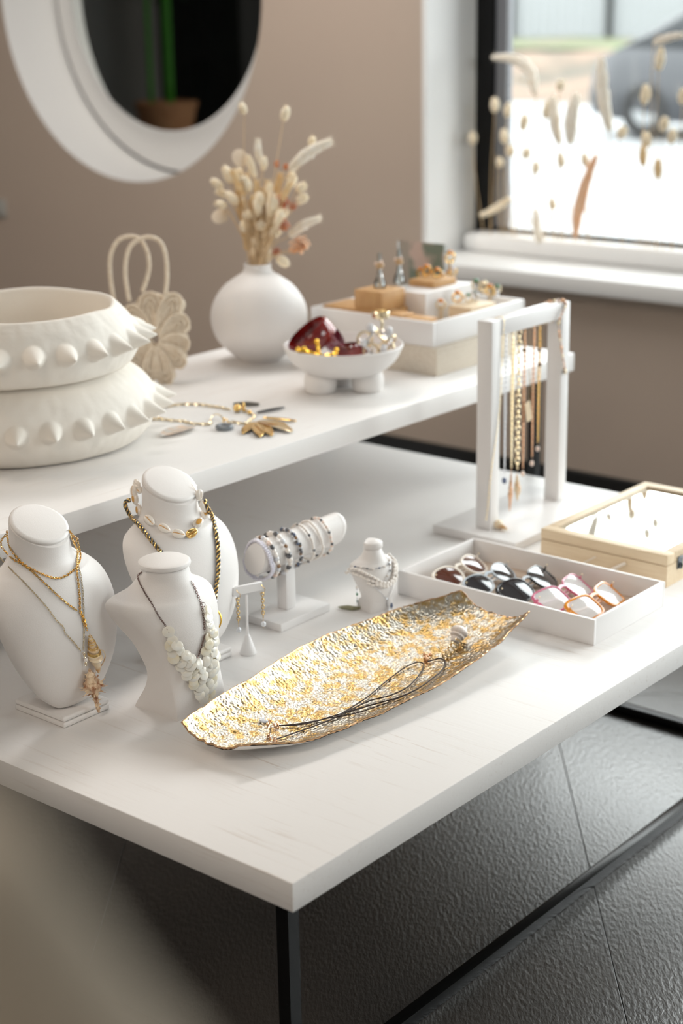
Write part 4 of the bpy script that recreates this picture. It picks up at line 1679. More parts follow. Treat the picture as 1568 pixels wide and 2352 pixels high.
bx(b, cl.x - .012, cl.x + .012, KY0 - .0025, KY0 + .001, T + .030, T + .056, .001, 1)
torus(b, .006, .0014, mtx((cl.x, KY0 - .004, T + .036), (0, 1, 0)), 16, 6)
obj('clasp', b, 'bluechain', kc)
for (q0, q1, wd) in (((1332, 1296), (1368, 1279), .0014), ((1396, 1312), (1436, 1293), .0034)):
    p0, p1 = at(*q0, x=KX0 - .004), at(*q1, x=KX0 - .004)
    b = NB()
    tube(b, [p0, (p0 + p1) / 2 + V((-.002, 0, 0)), p1], wd, 6, flat=.5)
    obj('ribbon_tab', b, 'cream', kc)

# ================================================================ NECKLACE STAND
ns = thing('necklace_stand', 'white wooden necklace hanger with two posts, crossbar and square base', 'display stand', (1.58, .668, T))
b = NB()
bx(b, 1.382, 1.785, .556, .785, T, T + .0195, .0025, 3)
obj('base', b, 'lacq', ns)
PZ = T + .0195
PH = T + .500
pn0 = at(1125, 1219, z=PZ)
py0, px0 = pn0.y, pn0.x
pf0 = at(1273, 1150, z=PZ)
pw, pd = .034, .040
for x in (px0, pf0.x):
    b = NB()
    bx(b, x, x + pw, py0, py0 + pd, PZ, PH, .0015, 2)
    obj('post', b, 'lacq', ns)
b = NB()
bx(b, px0 + pw, pf0.x, py0 + .001, py0 + pd - .001, PH - .036, PH, .0015, 2)
obj('crossbar', b, 'lacq', ns)
b = NB()
sxs = [px0 + pw + .012 + k * (pf0.x - px0 - pw - .024) / 8 for k in range(9)]
for x in sxs:
    torus(b, .0045, .0008, mtx((x, py0 + pd / 2, PH - .040), (1, 0, 0)), 12, 5)
obj('hooks', b, 'palegold', ns)
hang = [
    (1162, 1088, 'silver', .0013, 'bluestone', .0060, 1102, 'fine silver necklace with dark blue bead hanging at the left of the white hanger'),
    (1178, 1075, 'palegold', .0034, 'gold', .0060, 1120, 'bundle of pale gold chains with slim gold shell tip hanging from the white hanger'),
    (1192, 1085, 'palegold', .0030, 'shell', .0080, 1125, 'chunky pale link chain with cone shell pendant in the middle of the white hanger'),
    (1205, 1076, 'rosegold', .0016, 'pinkpearl', .0050, 1086, 'rose gold chain with blush pearl drop, right of the chunky link chain'),
    (1226, 1050, 'rosegold', .0016, 'pinkpearl', .0052, 1062, 'rose gold chain with round pink pearl, second from the right post of the hanger'),
    (1239, 1018, 'gold', .0016, 'pinkpearl', .0048, 1029, 'gold chain with short pearl drop hanging next to the right post'),
]
yp = py0 + pd / 2
for k, (px, pyb, m_, r_, mp_, rp_, pyp, lab) in enumerate(hang):
    p0 = at(px, 800, y=yp)
    top = V((p0.x, yp, PH - .043))
    bot = at(px, pyb, y=yp)
    bot = V((p0.x, yp, bot.z))
    h = thing('hanging_necklace', lab, 'necklace', tuple(top), 'necklaces on the white hanger')
    b = NB()
    if m_ == 'palegold' and k == 2:
        chain(b, [top, bot], .0125, .0014, .0050, 12, 5)
    else:
        for dx_ in (-.003, .003) if r_ < .003 else (-.004, -.001, .002, .005):
            P = spline([top, top + V((dx_, 0, -.05)), V((bot.x + dx_, yp + .001, (top.z + bot.z) / 2)), bot], 8)
            chain(b, P, .0060, .0007, .0015, 6, 4)
    obj('chain', b, m_, h)
    pe = at(px, pyp, y=yp)
    if mp_ == 'shell':
        spiral_shell(h, V((bot.x, yp, bot.z + .002)), V((bot.x + .002, yp, at(px, 1148, y=yp).z)), .0085, 'shell', 4, 'cone_shell')
    elif k == 1:
        spiral_shell(h, V((bot.x, yp, bot.z)), V((bot.x - .004, yp, at(px, 1170, y=yp).z)), .0055, 'rosegold', 4, 'shell_tip')
    else:
        b = NB()
        sph(b, V((bot.x, yp, pe.z)), (rp_, rp_, rp_ * 1.35))
        obj('bead', b, mp_, h)
# pale tag
tg = thing('hang_tag', 'small pale paper tag hanging among the chains of the white hanger', 'tag', tuple(at(1213, 918, y=yp)))
c0 = at(1213, 945, y=yp - .006)
b = NB()
bx(b, -.011, .011, -.0008, .0008, -.024, .024, .0004, 1, mtx=Mx.Translation(c0) @ Mx.Rotation(-.22, 4, 'Y'))
obj('paper', b, 'oak', tg)
b = NB()
tube(b, [c0 + V((.004, 0, .023)), V((c0.x + .004, yp - .003, PH - .045))], .0006, 5)
obj('string', b, 'stem', tg)
# beads on the two hanging wires
wn = thing('hanging_necklace', 'thin wire necklace with brown stone beads on the right of the hanger', 'necklace', tuple(at(1212, 800, y=yp)), 'necklaces on the white hanger')
b = NB()
tube(b, [V((at(1204, 800, y=yp).x, yp - .004, PH - .040)), at(1204, 804, y=yp - .004), at(1222, 900, y=yp - .004), at(1240, 838, y=yp - .004), V((at(1242, 800, y=yp).x, yp - .004, PH - .040))], .0006, 5)
obj('wire', b, 'stem', wn)
for q in ((1204, 804), (1238, 803), (1239, 837)):
    b = NB()
    sph(b, at(*q, y=yp - .004), (.007, .005, .0045))
    obj('bead', b, 'brownstone', wn)
# long chain round the near post ending in a shell on the base
lc = thing('post_necklace', 'long thin gold chain over the near hanger post, its shell on the base', 'necklace', tuple(at(1140, 1205, z=PZ)))
b = NB()
yo = py0 - .003
pts = [V((px0 + pw + .006, yp, PH + .002)), V((px0 + pw + .006, py0 - .002, PH + .001)), at(1154, 790, y=yo), at(1146, 950, y=yo), at(1128, 1080, y=yo), at(1118, 1180, y=yo), at(1116, 1192, y=yo - .006)]
chain(b, spline(pts, 6), .005, .0006, .0013, 6, 4)
obj('chain', b, 'palegold', lc)
spiral_shell(lc, at(1112, 1188, z=PZ + .012), at(1165, 1216, z=PZ + .006), .0115, 'shell', 5, 'shell')
# bead chain over the far end of the crossbar
fc = thing('link_necklace', 'peach gold coin bead necklace draped over the far post of the hanger', 'necklace', tuple(at(1280, 720, y=py0)))
pts = spline([at(1252, 700, y=py0 + pd) + V((0, 0, .003)), V((pf0.x + .004, py0 + .02, PH + .004)), V((pf0.x + .010, py0 - .003, PH - .002)), at(1283, 740, y=py0 - .005), at(1288, 790, y=py0 - .005), at(1294, 830, y=py0 - .005), at(1299, 862, y=py0 - .005)], 8)
P = resample(pts, .0105)
cm = [bead_mesh('rosegold'), bead_mesh('peach'), bead_mesh('palegold'), bead_mesh('pinkpearl')]
F = frames(P)
for i, p in enumerate(P):
    k = (.0045, .0056, .0038)[i % 3]
    inst('bead', cm[i % 4], fc, mtx(p, F[i][0], F[i][1], s=(k, k * .55, k * 1.15)))
b = NB()
tube(b, pts, .0008, 5)
obj('cord', b, 'rosegold', fc)

# ================================================================ CLAY POTS
def clay_pot(label, cx, cy, z0, prof, zsp, nsp, rs, ln, ph, drop, seed, inner):
    t = thing('spiked_clay_pot', label, 'pot', (cx, cy, z0), 'white clay pots with a ring of spikes')
    n = 560
    P = smooth_tab([list(p) for p in prof], 14)
    rings = []
    for (r, z) in P:
        ring = []
        for j in range(n):
            a = 2 * PI * j / n
            q = (a - ph) / (2 * PI / nsp)
            k = round(q)
            jit = noise.noise(V((k * 3.1, seed, 0)))
            da = (q - k) * (2 * PI / nsp) * r
            dz = (z - zsp - .006 * jit)
            d = math.hypot(da * 1.05, dz if dz > 0 else dz * 1.1)
            s = max(0, 1 - d / rs)
            out = ln * (1 + .25 * jit) * (math.sqrt(s * s + .004) - .063) * (1 if s > 0 else 0)
            w_ = .0035 * noise.noise(V((math.cos(a) * 3, math.sin(a) * 3, z * 14 + seed))) + .0012 * noise.noise(V((math.cos(a) * 14, math.sin(a) * 14, z * 50 + seed)))
            rr = r + out + w_
            zw = .004 * noise.noise(V((math.cos(a) * 1.6, math.sin(a) * 1.6, seed))) * (z / prof[-1][1]) * (1.6 if z > prof[-1][1] * .9 else .6)
            ring.append(V((cx + rr * math.cos(a), cy + rr * math.sin(a), z0 + z + zw - out * drop * .22)))
        rings.append(ring)
    # lip and inside wall
    rt, zt = prof[-1]
    for (dr, dz) in ((-.004, .004), (-.010, .0035), (-.013, -.004), (inner, -.06), (inner * .8, -zt * .75), (-rt * .5, -zt + .012), (-rt + .004, -zt + .012)):
        ring = []
        for j in range(n):
            a = 2 * PI * j / n
            zw = .004 * noise.noise(V((math.cos(a) * 1.6, math.sin(a) * 1.6, seed))) * 1.6
            w_ = .0035 * noise.noise(V((math.cos(a) * 3, math.sin(a) * 3, zt * 14 + seed)))
            rr = rt + dr + w_
            ring.append(V((cx + rr * math.cos(a), cy + rr * math.sin(a), z0 + zt + dz + (zw if dz > -.05 else 0))))
        rings.append(ring)
    b = NB()
    loft(b, rings)
    obj('clay_body', b, 'ceramic', t, auto=75)
    return t


PX, PY = .665, 1.352
clay_pot('lower white clay pot with blunt spikes at the left of the high table', PX, PY, H,
         [(.238, 0), (.262, .012), (.285, .042), (.293, .078), (.284, .112), (.258, .140), (.234, .156)], 0.078, 27, .026, .046, .05, .5, 1.0, .0)
clay_pot('open upper white clay pot with spikes, stacked on the other pot', PX - .012, PY - .012, H + .163,
         [(.228, 0), (.244, .008), (.262, .040), (.266, .064), (.256, .084), (.238, .108), (.220, .126)], .064, 25, .025, .042, .16, .3, 7.0, .012)

# ================================================================ BEADED FLOWER BAG
bc = at(357, 881, z=H)
bag = thing('flower_handbag', 'cream beaded flower shaped handbag with two looped handles beside the clay pots', 'handbag', tuple(bc))
fdir = V((FWD.x, FWD.y, 0)).normalized()
rdir = V((RIGHT.x, RIGHT.y, 0)).normalized()
FC = V(near(357, 775, bc))
ksc = (bc - CAM).dot(FWD) / FPX


def bagp(px, py, d=0.0):
    return near(px, py, bc) + fdir * d


pet = [(305, 720, 30, 22), (345, 693, 34, 24), (396, 697, 32, 26), (411, 742, 30, 24), (410, 787, 28, 24), (405, 822, 26, 24), (378, 852, 26, 30), (345, 850, 24, 26), (318, 818, 26, 22), (298, 775, 26, 22)]
for k, (x, y, w_, h_) in enumerate(pet):
    c = bagp(x, y, .0)
    ct = bagp(357, 775, -.010)
    ax = (c - ct)
    L = ax.length
    u = ax.normalized()
    tip = c + u * (h_ * ksc)
    sd = u.cross(fdir).normalized()
    hw = w_ * ksc * .95
    b = NB()
    rings = []
    for i in range(13):
        t = i / 12
        wv = hw * (math.sin(PI * min(1, t * .62 + .10)) if t < .8 else math.sqrt(max(0, 1 - ((t - .8) / .2) ** 2)) * math.sin(PI * (.8 * .62 + .10)) + .02)
        p = ct + (tip - ct) * (.12 + .88 * t)
        th = .012 * (1 - .3 * t)
        rings.append([p + sd * (wv * math.cos(a)) - fdir * (th * math.sin(a)) for a in [2 * PI * q / 12 for q in range(12)]])
    loft(b, rings)
    pl_ = obj('petal', b, 'cord', bag)
    b = NB()
    for sc in (1.0, .68, .36):
        pts = []
        for i in range(21):
            t = i / 20 * 2 - 1
            v = 1 - abs(t) ** 2.2
            p = ct + (tip - ct) * (.15 + .85 * (v * (.55 + .45 * sc)))
            wv = hw * sc * math.copysign(math.sin(PI * min(1, (abs(1 - v)) ** .5)) * .0 + 1, t) * (1 - (1 - v) ** 3) * (abs(t) ** .6)
            pts.append(p + sd * (wv if v > .02 else 0) - fdir * .0125)
        tube(b, spline(pts, 3), .0032, 6)
    obj('beaded_ridge', b, 'cord', pl_)
for k, (qs) in enumerate(([(262, 705), (252, 640), (252, 590), (268, 556), (293, 545), (318, 550), (335, 575), (341, 610), (336, 640), (325, 672)],
                          [(298, 690), (290, 640), (290, 600), (300, 565), (322, 548), (346, 543), (370, 556), (382, 590), (384, 640), (379, 685)])):
    b = NB()
    tube(b, spline([bagp(x, y, .012 - .024 * k) for x, y in qs], 6), .0056, 8)
    obj('handle', b, 'cord', bag)

# ================================================================ VASE
vb = at(598, 825, z=H)
vs = thing('round_vase', 'matte white round vase with narrow neck holding dried flowers', 'vase', tuple(vb))
b = NB()
lathe(b, [(r, z) for r, z in smooth_tab([[.001, .0], [.050, .0], [.056, .003], [.078, .022], [.112, .060], [.1255, .105], [.118, .150], [.092, .190], [.058, .216], [.040, .228], [.0345, .240], [.0355, .248], [.0335, .2495], [.031, .247], [.030, .235], [.030, .15], [.001, .15]], 5)], 64, Mx.Translation(vb))
obj('body', b, 'vase', vs, auto=50)
VT = vb + V((0, 0, .235))


def fluffy(b, pts, rad, n=9, seed=0, k=.22):
    pts = spline(pts, 5)
    F = frames(pts)
    rings = []
    m_ = len(pts)
    for i, p in enumerate(pts):
        t = i / (m_ - 1)
        rr = rad * (math.sin(PI * (t * .9 + .06)) ** .6)
        T_, a, c = F[i]
        rings.append([p + (a * math.cos(2 * PI * j / n) + c * math.sin(2 * PI * j / n)) * rr * (1 + k * noise.noise(V((i * 1.7 + seed, j * 2.3, seed)))) for j in range(n)])
    loft(b, rings)


def tuft(b, pts, rad, cnt, ln, seed):
    rnd = random.Random(seed)
    P = spline(pts, 4)
    for _ in range(cnt):
        i = rnd.randrange(len(P) - 1)
        p = P[i].lerp(P[i + 1], rnd.random())
        t = (P[min(i + 1, len(P) - 1)] - P[i]).normalized()
        d = V((rnd.uniform(-1, 1), rnd.uniform(-1, 1), rnd.uniform(-1, 1)))
        d = (d - t * d.dot(t)).normalized()
        q = p + d * rad * .7
        e = q + (d * .6 + t * .8) * ln
        s_ = d.cross(t) * .0009
        b.faces.new([b.verts.new(v) for v in (q - s_, q + s_, e)])


def dried(kind, name, label, cat, px, py, dx, dy, d=0.0, size=1.0, base=None, grp=None, ref=None, mater=None, bow=.0):
    """one dried stem: head at the pixel, pointing along (dx, dy) pixels, stem down to base"""
    ref = ref or vb
    h0 = near(px, py, ref, d)
    h1 = near(px + dx, py + dy, ref, d)
    ax = h1 - h0
    base = base or VT + V((random.uniform(-.018, .018), random.uniform(-.018, .018), 0))
    t = thing(name, label, cat, tuple(base), grp)
    b = NB()
    mid = (base + h0) / 2 + (base - h0).cross(FWD).normalized() * bow + V((0, 0, .012))
    tube(b, spline([base - V((0, 0, .02)), base, mid, h0, h0 + ax * .3], 5), .0011 * size ** .5, 5)
    obj('stem', b, 'stem', t)
    b = NB()
    if kind == 'tail':
        fluffy(b, [h0, h0 + ax * .5, h1], .0115 * size, 9, px)
        tuft(b, [h0, h0 + ax * .5, h1], .0085 * size, 60, .007 * size, px)
        obj('seed_head', b, mater or 'tail', t, auto=180)
    elif kind == 'plume':
        side = ax.cross(FWD).normalized() * ax.length * .06
        L = [h0, h0 + ax * .33 + side, h0 + ax * .66 + side, h1]
        fluffy(b, L, .0128 * size, 10, px, .3)
        tuft(b, L, .0115 * size, 340, .010 * size, px)
        obj('plume_head', b, mater or 'plume', t, auto=180)
    elif kind == 'wheat':
        n_ = max(5, int(ax.length / .007))
        for i in range(n_):
            p = h0 + ax * (i / n_)
            for s in (-1, 1):
                sd = ax.cross(FWD).normalized() * s
                sph(b, None, (.0036, .0030, .0076), mtx(p + sd * .0035, ax.normalized() + sd * .45), 6, 5)
        obj('seed_head', b, mater or 'wheat', t)
    elif kind == 'disc':
        lathe(b, ((.001, -.0006), (.9, -.0006), (1, 0), (.9, .0006), (.001, .0006)), 20, mtx((h0 + h1) / 2, -FWD + V((.3, 0, .1)), ax) @ Mx.Diagonal((ax.length / 2, ax.length / 2.4, 1, 1)))
        obj('seed_disc', b, mater or 'honesty', t)
    elif kind == 'flower':
        rnd = random.Random(px)
        R_ = ax.length / 2
        c = (h0 + h1) / 2
        for i in range(14):
            a = 2.4 * i
            rr = R_ * math.sqrt(i / 14)
            up = (ax.normalized() * .6 - FWD * .5 + UP * .3).normalized()
            q = c + (RIGHT * math.cos(a) + UP * math.sin(a)) * rr
            sph(b, None, (R_ * .42, R_ * .30, R_ * .12), mtx(q, (q - c) * 1.2 + up * R_), 8, 6)
        obj('petals', b, mater or 'peach', t)
    return t


G = 'dried stems in the white vase'
BT = [('tail', 561, 262, -8, -26, 0, 1.0, 'cream bunny tail grass standing tall, highest left of the dried bouquet'),
      ('tail', 650, 278, 9, -34, 0, 1.1, 'cream bunny tail grass standing tall, highest right of the dried bouquet'),
      ('plume', 664, 392, 98, -68, .0, 1.25, 'large cream feathery plume leaning up to the right in the bouquet'),
      ('plume', 664, 543, 72, -42, -.02, 1.0, 'lower cream feathery plume pointing right out of the bouquet'),
      ('tail', 712, 335, 8, -22, .01, .9, 'small bunny tail in front of the large plume'),
      ('tail', 512, 432, -28, -20, .0, 1.0, 'bunny tail at the upper left edge of the bouquet'),
      ('tail', 524, 450, -30, -12, .02, 1.0, 'bunny tail pointing left at the left edge of the bouquet'),
      ('tail', 520, 474, -26, -8, -.02, 1.0, 'golden bunny tail low at the left edge of the bouquet'),
      ('disc', 522, 485, -34, 24, .0, 1, 'beige papery leaf drooping at the lower left of the bouquet'),
      ('tail', 527, 420, -14, -34, .0, .8, 'slim bunny tail left of the papery disc'),
      ('tail', 545, 470, -26, -30, -.03, 1.1, 'golden bunny tail in the left centre of the bouquet'),
      ('disc', 556, 385, -10, -44, .0, 1, 'large papery seed disc at the upper left of the bouquet'),
      ('tail', 585, 408, -16, -52, -.01, 1.0, 'long curved cream seed head near the top of the bouquet'),
      ('plume', 600, 376, -8, -56, .0, .8, 'upright cream plume at the top centre of the bouquet'),
      ('tail', 604, 392, 4, -32, -.02, .8, 'slim cream bunny tail right of the top plume'),
      ('tail', 560, 420, 0, -16, -.03, 1.2, 'round white button flower at the left of the bouquet'),
      ('tail', 570, 505, -4, -22, -.04, 1.2, 'white bunny tail low in the middle of the bouquet'),
      ('tail', 563, 535, -4, -28, -.04, 1.1, 'pale bunny tail just above the neck at the left of the bouquet'),
      ('wheat', 575, 545, 2, -90, -.03, 1, 'tall golden wheat ear left of the bouquet centre'),
      ('wheat', 590, 520, -2, -110, -.02, 1, 'tall golden wheat ear in the bouquet centre'),
      ('wheat', 608, 530, 6, -120, -.02, 1, 'tall pale wheat ear right of the bouquet centre'),
      ('wheat', 552, 500, -8, -80, .0, 1, 'golden wheat ear at the left of the bouquet'),
      ('wheat', 628, 520, 16, -110, .0, 1, 'golden wheat ear leaning right in the bouquet'),
      ('tail', 660, 432, 18, -30, .0, 1.1, 'cream bunny tail below the large plume'),
      ('tail', 680, 440, 22, -18, -.02, 1.1, 'cream bunny tail at the right edge above the others'),
      ('tail', 680, 465, 26, -16, -.02, 1.2, 'cream bunny tail at the right edge of the bouquet'),
      ('tail', 662, 415, 10, -22, .02, 1.0, 'blush bunny tail beside the base of the large plume'),
      ('flower', 646, 478, 0, -34, -.03, 1, 'red dried flower at the right of the bouquet'),
      ('flower', 672, 482, 0, -18, -.04, 1, 'small scarlet dried flower at the right of the bouquet'),
      ('flower', 648, 530, 4, -28, -.05, 1, 'orange red dried flower low at the right of the bouquet'),
      ('flower', 630, 585, 10, -16, -.05, 1, 'deep red dried bud just above the vase neck'),
      ('flower', 672, 580, 24, -34, -.05, 1, 'peach dried rose hanging at the lower right of the bouquet'),
      ('flower', 690, 572, 10, -30, -.04, 1, 'peach dried petals at the far lower right of the bouquet'),
      ('tail', 636, 590, 26, 20, -.05, 1.2, 'pale bunny tail drooping beside the vase neck'),
      ('tail', 588, 606, -6, -40, -.05, 1.3, 'golden bunny tail tucked in the vase neck at the left'),
      ('tail', 607, 606, 4, -44, -.05, 1.4, 'pale bunny tail tucked in the vase neck in the middle'),
      ('flower', 612, 560, 0, -28, -.05, 1, 'cream dried flower in the lower centre of the bouquet'),
      ('flower', 632, 545, 0, -26, -.06, 1, 'beige dried flower right of the lower centre'),
      ('flower', 598, 530, 0, -24, -.06, 1, 'small cream dried flower above the lower centre'),
      ('flower', 640, 512, 0, -22, -.05, 1, 'rust dried flower between the red ones'),
      ('tail', 618, 500, 4, -60, -.04, .9, 'tan slim seed head in the middle of the bouquet'),
      ('wheat', 566, 570, -6, -70, -.04, 1, 'ochre wheat ear low at the left of the bouquet'),
      ('tail', 634, 385, 2, -16, .0, .6, 'tiny rust bud above the bouquet centre'),
      ('tail', 655, 390, 2, -14, .0, .6, 'tiny rust bud beside the large plume')]
FL = 'tan and golden dried seed heads packed in the thick of the bouquet'
for i in range(44):
    t_ = random.random()
    bx_ = 600 + random.uniform(-1, 1) * (26 + 40 * t_)
    BT.append((('tail', 'wheat', 'tail')[i % 3], bx_, 590 - 175 * t_, (bx_ - 600) * .35, -random.uniform(24, 50), random.uniform(-.05, .03), random.uniform(.9, 1.3), FL))
KN = {'tail': 'bunny_tail_grass', 'plume': 'feathery_plume', 'wheat': 'wheat_ear', 'disc': 'honesty_disc', 'flower': 'dried_flower'}
for i, (kind, px, py, dx, dy, d, sz, lab) in enumerate(BT):
    mtn = None
    if 'red' in lab.split() or 'scarlet' in lab or 'rust' in lab:
        mtn = 'rust'
    elif 'cream dried' in lab or 'beige dried' in lab:
        mtn = 'tail'
    elif 'golden bunny' in lab:
        mtn = 'wheat' if False else 'tail'
    dried(kind, KN[kind], lab, 'dried flower', px, py, dx, dy, d, sz, None, G, None, mtn, random.uniform(-.006, .006))

# ================================================================ FOOTED BOWL
bwp = at(790, 893, z=H)
bw = thing('footed_bowl', 'shallow white ceramic bowl on round feet holding bangles and bracelets', 'bowl', tuple(bwp))
b = NB()
lathe(b, [(r, z) for r, z in smooth_tab([[.001, .036], [.05, .037], [.09, .046], [.122, .068], [.1405, .100], [.1425, .108], [.139, .1095], [.134, .100], [.116, .074], [.085, .054], [.05, .046], [.001, .045]], 5)], 72, Mx.Translation(bwp))
obj('bowl', b, 'vase', bw, auto=60)
for (dx, dy) in ((-.012, -.062), (.0, .0), (0, 0), (0, 0)):
    pass
R2, F2 = V((RIGHT.x, RIGHT.y, 0)).normalized(), V((FWD.x, FWD.y, 0)).normalized()
for (a, d) in ((-.056, -.030), (.056, -.022), (-.004, .055)):
    b = NB()
    lathe(b, smooth_tab([[.001, .0], [.030, .0], [.0365, .008], [.039, .026], [.035, .044], [.02, .050], [.001, .050]], 4), 32, Mx.Translation(bwp + R2 * a + F2 * d))
    obj('foot', b, 'vase', bw)
BC = bwp + V((0, 0, .10))
# dark red cuff
bg = thing('red_bangle', 'wide dark red acrylic bangle tilted on the rim of the footed bowl', 'bangle', tuple(near(705, 770, BC)))


def cuff(c, ax, R, w_, th, sq=1.0, n=48, tilt=0, xh=None):
    mm = mtx(c, ax, xh)
    rings = []
    for i in range(n):
        a = 2 * PI * i / n
        cc, ss = math.cos(a), math.sin(a)
        k = 1 if sq == 1 else 1 / (abs(cc) ** sq + abs(ss) ** sq) ** (1 / sq)
        d = V((cc * k, ss * k, 0))
        rings.append([mm @ (d * r + V((0, 0, z))) for r, z in ((R, -w_), (R + th * .8, -w_ * .8), (R + th, 0), (R + th * .8, w_ * .8), (R, w_), (R - th * .2, 0))])
    return rings


ax = (-RIGHT * .62 + UP * .66 - FWD * .42).normalized()
c = near(716, 776, BC, -.01)
b = NB()
loft(b, cuff(c, ax, .041, .023, .005, n=48, xh=RIGHT + UP), loop=True)
for v in b.verts:
    dv = v.co - c
    e = (RIGHT * .75 + UP * .55).normalized()
    v.co += e * dv.dot(e) * .28
obj('band', b, 'redacryl', bg)
b = NB()
tp = thing('marbled_bangle', 'marbled maroon and white acrylic bangle leaning behind the dark red one', 'bangle', tuple(near(765, 780, BC)))
loft(b, cuff(near(762, 778, BC, -.005), (RIGHT * .7 + UP * .5 - FWD * .35).normalized(), .026, .017, .006, n=40), loop=True)
obj('band', b, 'tort', tp)
b = NB()
sq_ = thing('square_bangle', 'dark red square acrylic bangle in the middle of the footed bowl', 'bangle', tuple(near(805, 797, BC)))
loft(b, cuff(near(806, 803, BC, -.02), (0, .1, 1), .026, .014, .007, sq=4, n=48), loop=True)
obj('band', b, 'redacryl', sq_)
yg = thing('coral_cuff', 'yellow gold coral branch cuff at the front of the footed bowl', 'bracelet', tuple(near(715, 805, BC)))
b = NB()
for qs in (([684, 803], [705, 808], [726, 813], [750, 818], [771, 816]), ([732, 812], [730, 798], [727, 785]), ([706, 808], [698, 802]), ([750, 817], [770, 812], [772, 805])):
    tube(b, spline([near(x, y, BC, -.095) for x, y in qs], 5), lambda t: .0045 + .0012 * math.sin(t * 25), 8)
obj('branch', b, 'yellowgold', yg)
b = NB()
for q in ((684, 803), (727, 784), (698, 801), (772, 804)):
    sph(b, near(*q, BC, -.095), .006)
obj('knobs', b, 'yellowgold', yg, kind='stuff')
cb_ = thing('coil_bracelet', 'silver and gold woven knot bracelet at the right of the footed bowl', 'bracelet', tuple(near(865, 785, BC)))
b = NB()
b2_ = NB()
for i in range(9):
    a = i * .7
    p = near(865, 788, BC, -.03) + RIGHT * (.030 * math.cos(a)) + UP * (.022 * math.sin(a))
    torus(b if i % 2 else b2_, .017, .0030, mtx(p, V((math.sin(a * 2), math.cos(a * 3), .6)), UP), 20, 7, sx=1.25)
obj('silver_loops', b, 'silver', cb_)
obj('gold_loops', b2_, 'palegold', cb_)
b = NB()
for q in ((850, 752), (835, 788), (893, 760), (880, 800)):
    sph(b, near(*q, BC, -.045), (.009, .009, .011))
obj('pearls', b, 'silverpearl', cb_)
gr = thing('gold_ring_cup', 'small pale gold hoop balanced on top of the woven bracelet', 'ring', tuple(near(872, 720, BC)))
b = NB()
loft(b, cuff(near(874, 722, BC, -.02), (0, 0, 1), .0195, .008, .0025, n=32), loop=True)
obj('band', b, 'palegold', gr)
b = NB()
tube(b, spline([near(874, 730, BC, -.035), near(878, 745, BC, -.035), near(874, 757, BC, -.04)], 4), .0035, 8)
obj('stem', b, 'palegold', gr)

# ================================================================ LINEN BOX AND JEWELLERY TRAY
LX0, LX1, LY0, LY1 = 1.668, 2.02, .985, 1.385
lb = thing('linen_box', 'flat linen covered box under the white jewellery tray', 'box', ((LX0 + LX1) / 2, (LY0 + LY1) / 2, H))
b = NB()
bx(b, LX0, LX1, LY0, LY1, H, H + .064, .002, 2)
obj('box_body', b, 'linen', lb)
b = NB()
bx(b, LX0 - .001, LX1 + .001, LY0 - .001, LY1 + .001, H + .058, H + .070, .002, 2)
obj('box_lid', b, 'linen', lb)
JZ = H + .070
JX0, JX1, JY0, JY1 = 1.672, 2.075, 1.000, 1.395
jt = thing('jewellery_tray', 'white lacquered tray full of rings and wooden blocks on the linen box', 'tray', ((JX0 + JX1) / 2, (JY0 + JY1) / 2, JZ))
jh = .062
for (a0, a1, c0, c1) in ((JX0, JX0 + .012, JY0, JY1), (JX1 - .012, JX1, JY0, JY1), (JX0 + .012, JX1 - .012, JY0, JY0 + .012), (JX0 + .012, JX1 - .012, JY1 - .012, JY1)):
    b = NB()
    bx(b, a0, a1, c0, c1, JZ, JZ + jh, .0025, 2)
    obj('side', b, 'lacq', jt)
b = NB()
bx(b, JX0 + .01, JX1 - .01, JY0 + .01, JY1 - .01, JZ + .001, JZ + .006)
obj('bottom', b, 'lacq', jt, smooth=False)
JB = JZ + .006


def block(name, label, x0, x1, y0, y1, z0, z1, m, cat='block', grp=None):
    t = thing(name, label, cat, ((x0 + x1) / 2, (y0 + y1) / 2, z0), grp)
    b = NB()
    bx(b, x0, x1, y0, y1, z0, z1, .0012, 2)
    obj('block_body', b, m, t)
    return t


GB = 'wooden risers in the jewellery tray'
block('wooden_riser', 'long low warm wooden riser along the left of the jewellery tray', 1.700, 1.805, 1.180, 1.375, JB, JB + .060, 'oakbrown', 'riser', GB)
block('wooden_riser', 'tall brown wooden block carrying the two glass bud vases', 1.705, 1.800, 1.185, 1.275, JB + .0605, JB + .108, 'oakbrown', 'riser', GB)
block('wooden_riser', 'small orange wooden block in the front corner of the jewellery tray', 1.697, 1.745, 1.040, 1.110, JB, JB + .055, 'oakbrown', 'riser', GB)
block('wooden_riser', 'low wooden block in the middle front of the jewellery tray', 1.700, 1.752, 1.118, 1.172, JB, JB + .058, 'oakbrown', 'riser', GB)
block('wooden_riser', 'flat wooden block at the right of the jewellery tray', 1.86, 1.97, 1.020, 1.090, JB, JB + .062, 'oak', 'riser', GB)
block('wooden_riser', 'wooden block behind the white step in the jewellery tray', 1.89, 1.99, 1.16, 1.24, JB + .095, JB + .112, 'oakbrown', 'riser', GB)
block('white_riser', 'white step riser in the middle of the jewellery tray', 1.815, 2.03, 1.13, 1.235, JB, JB + .0945, 'lacq', 'riser')

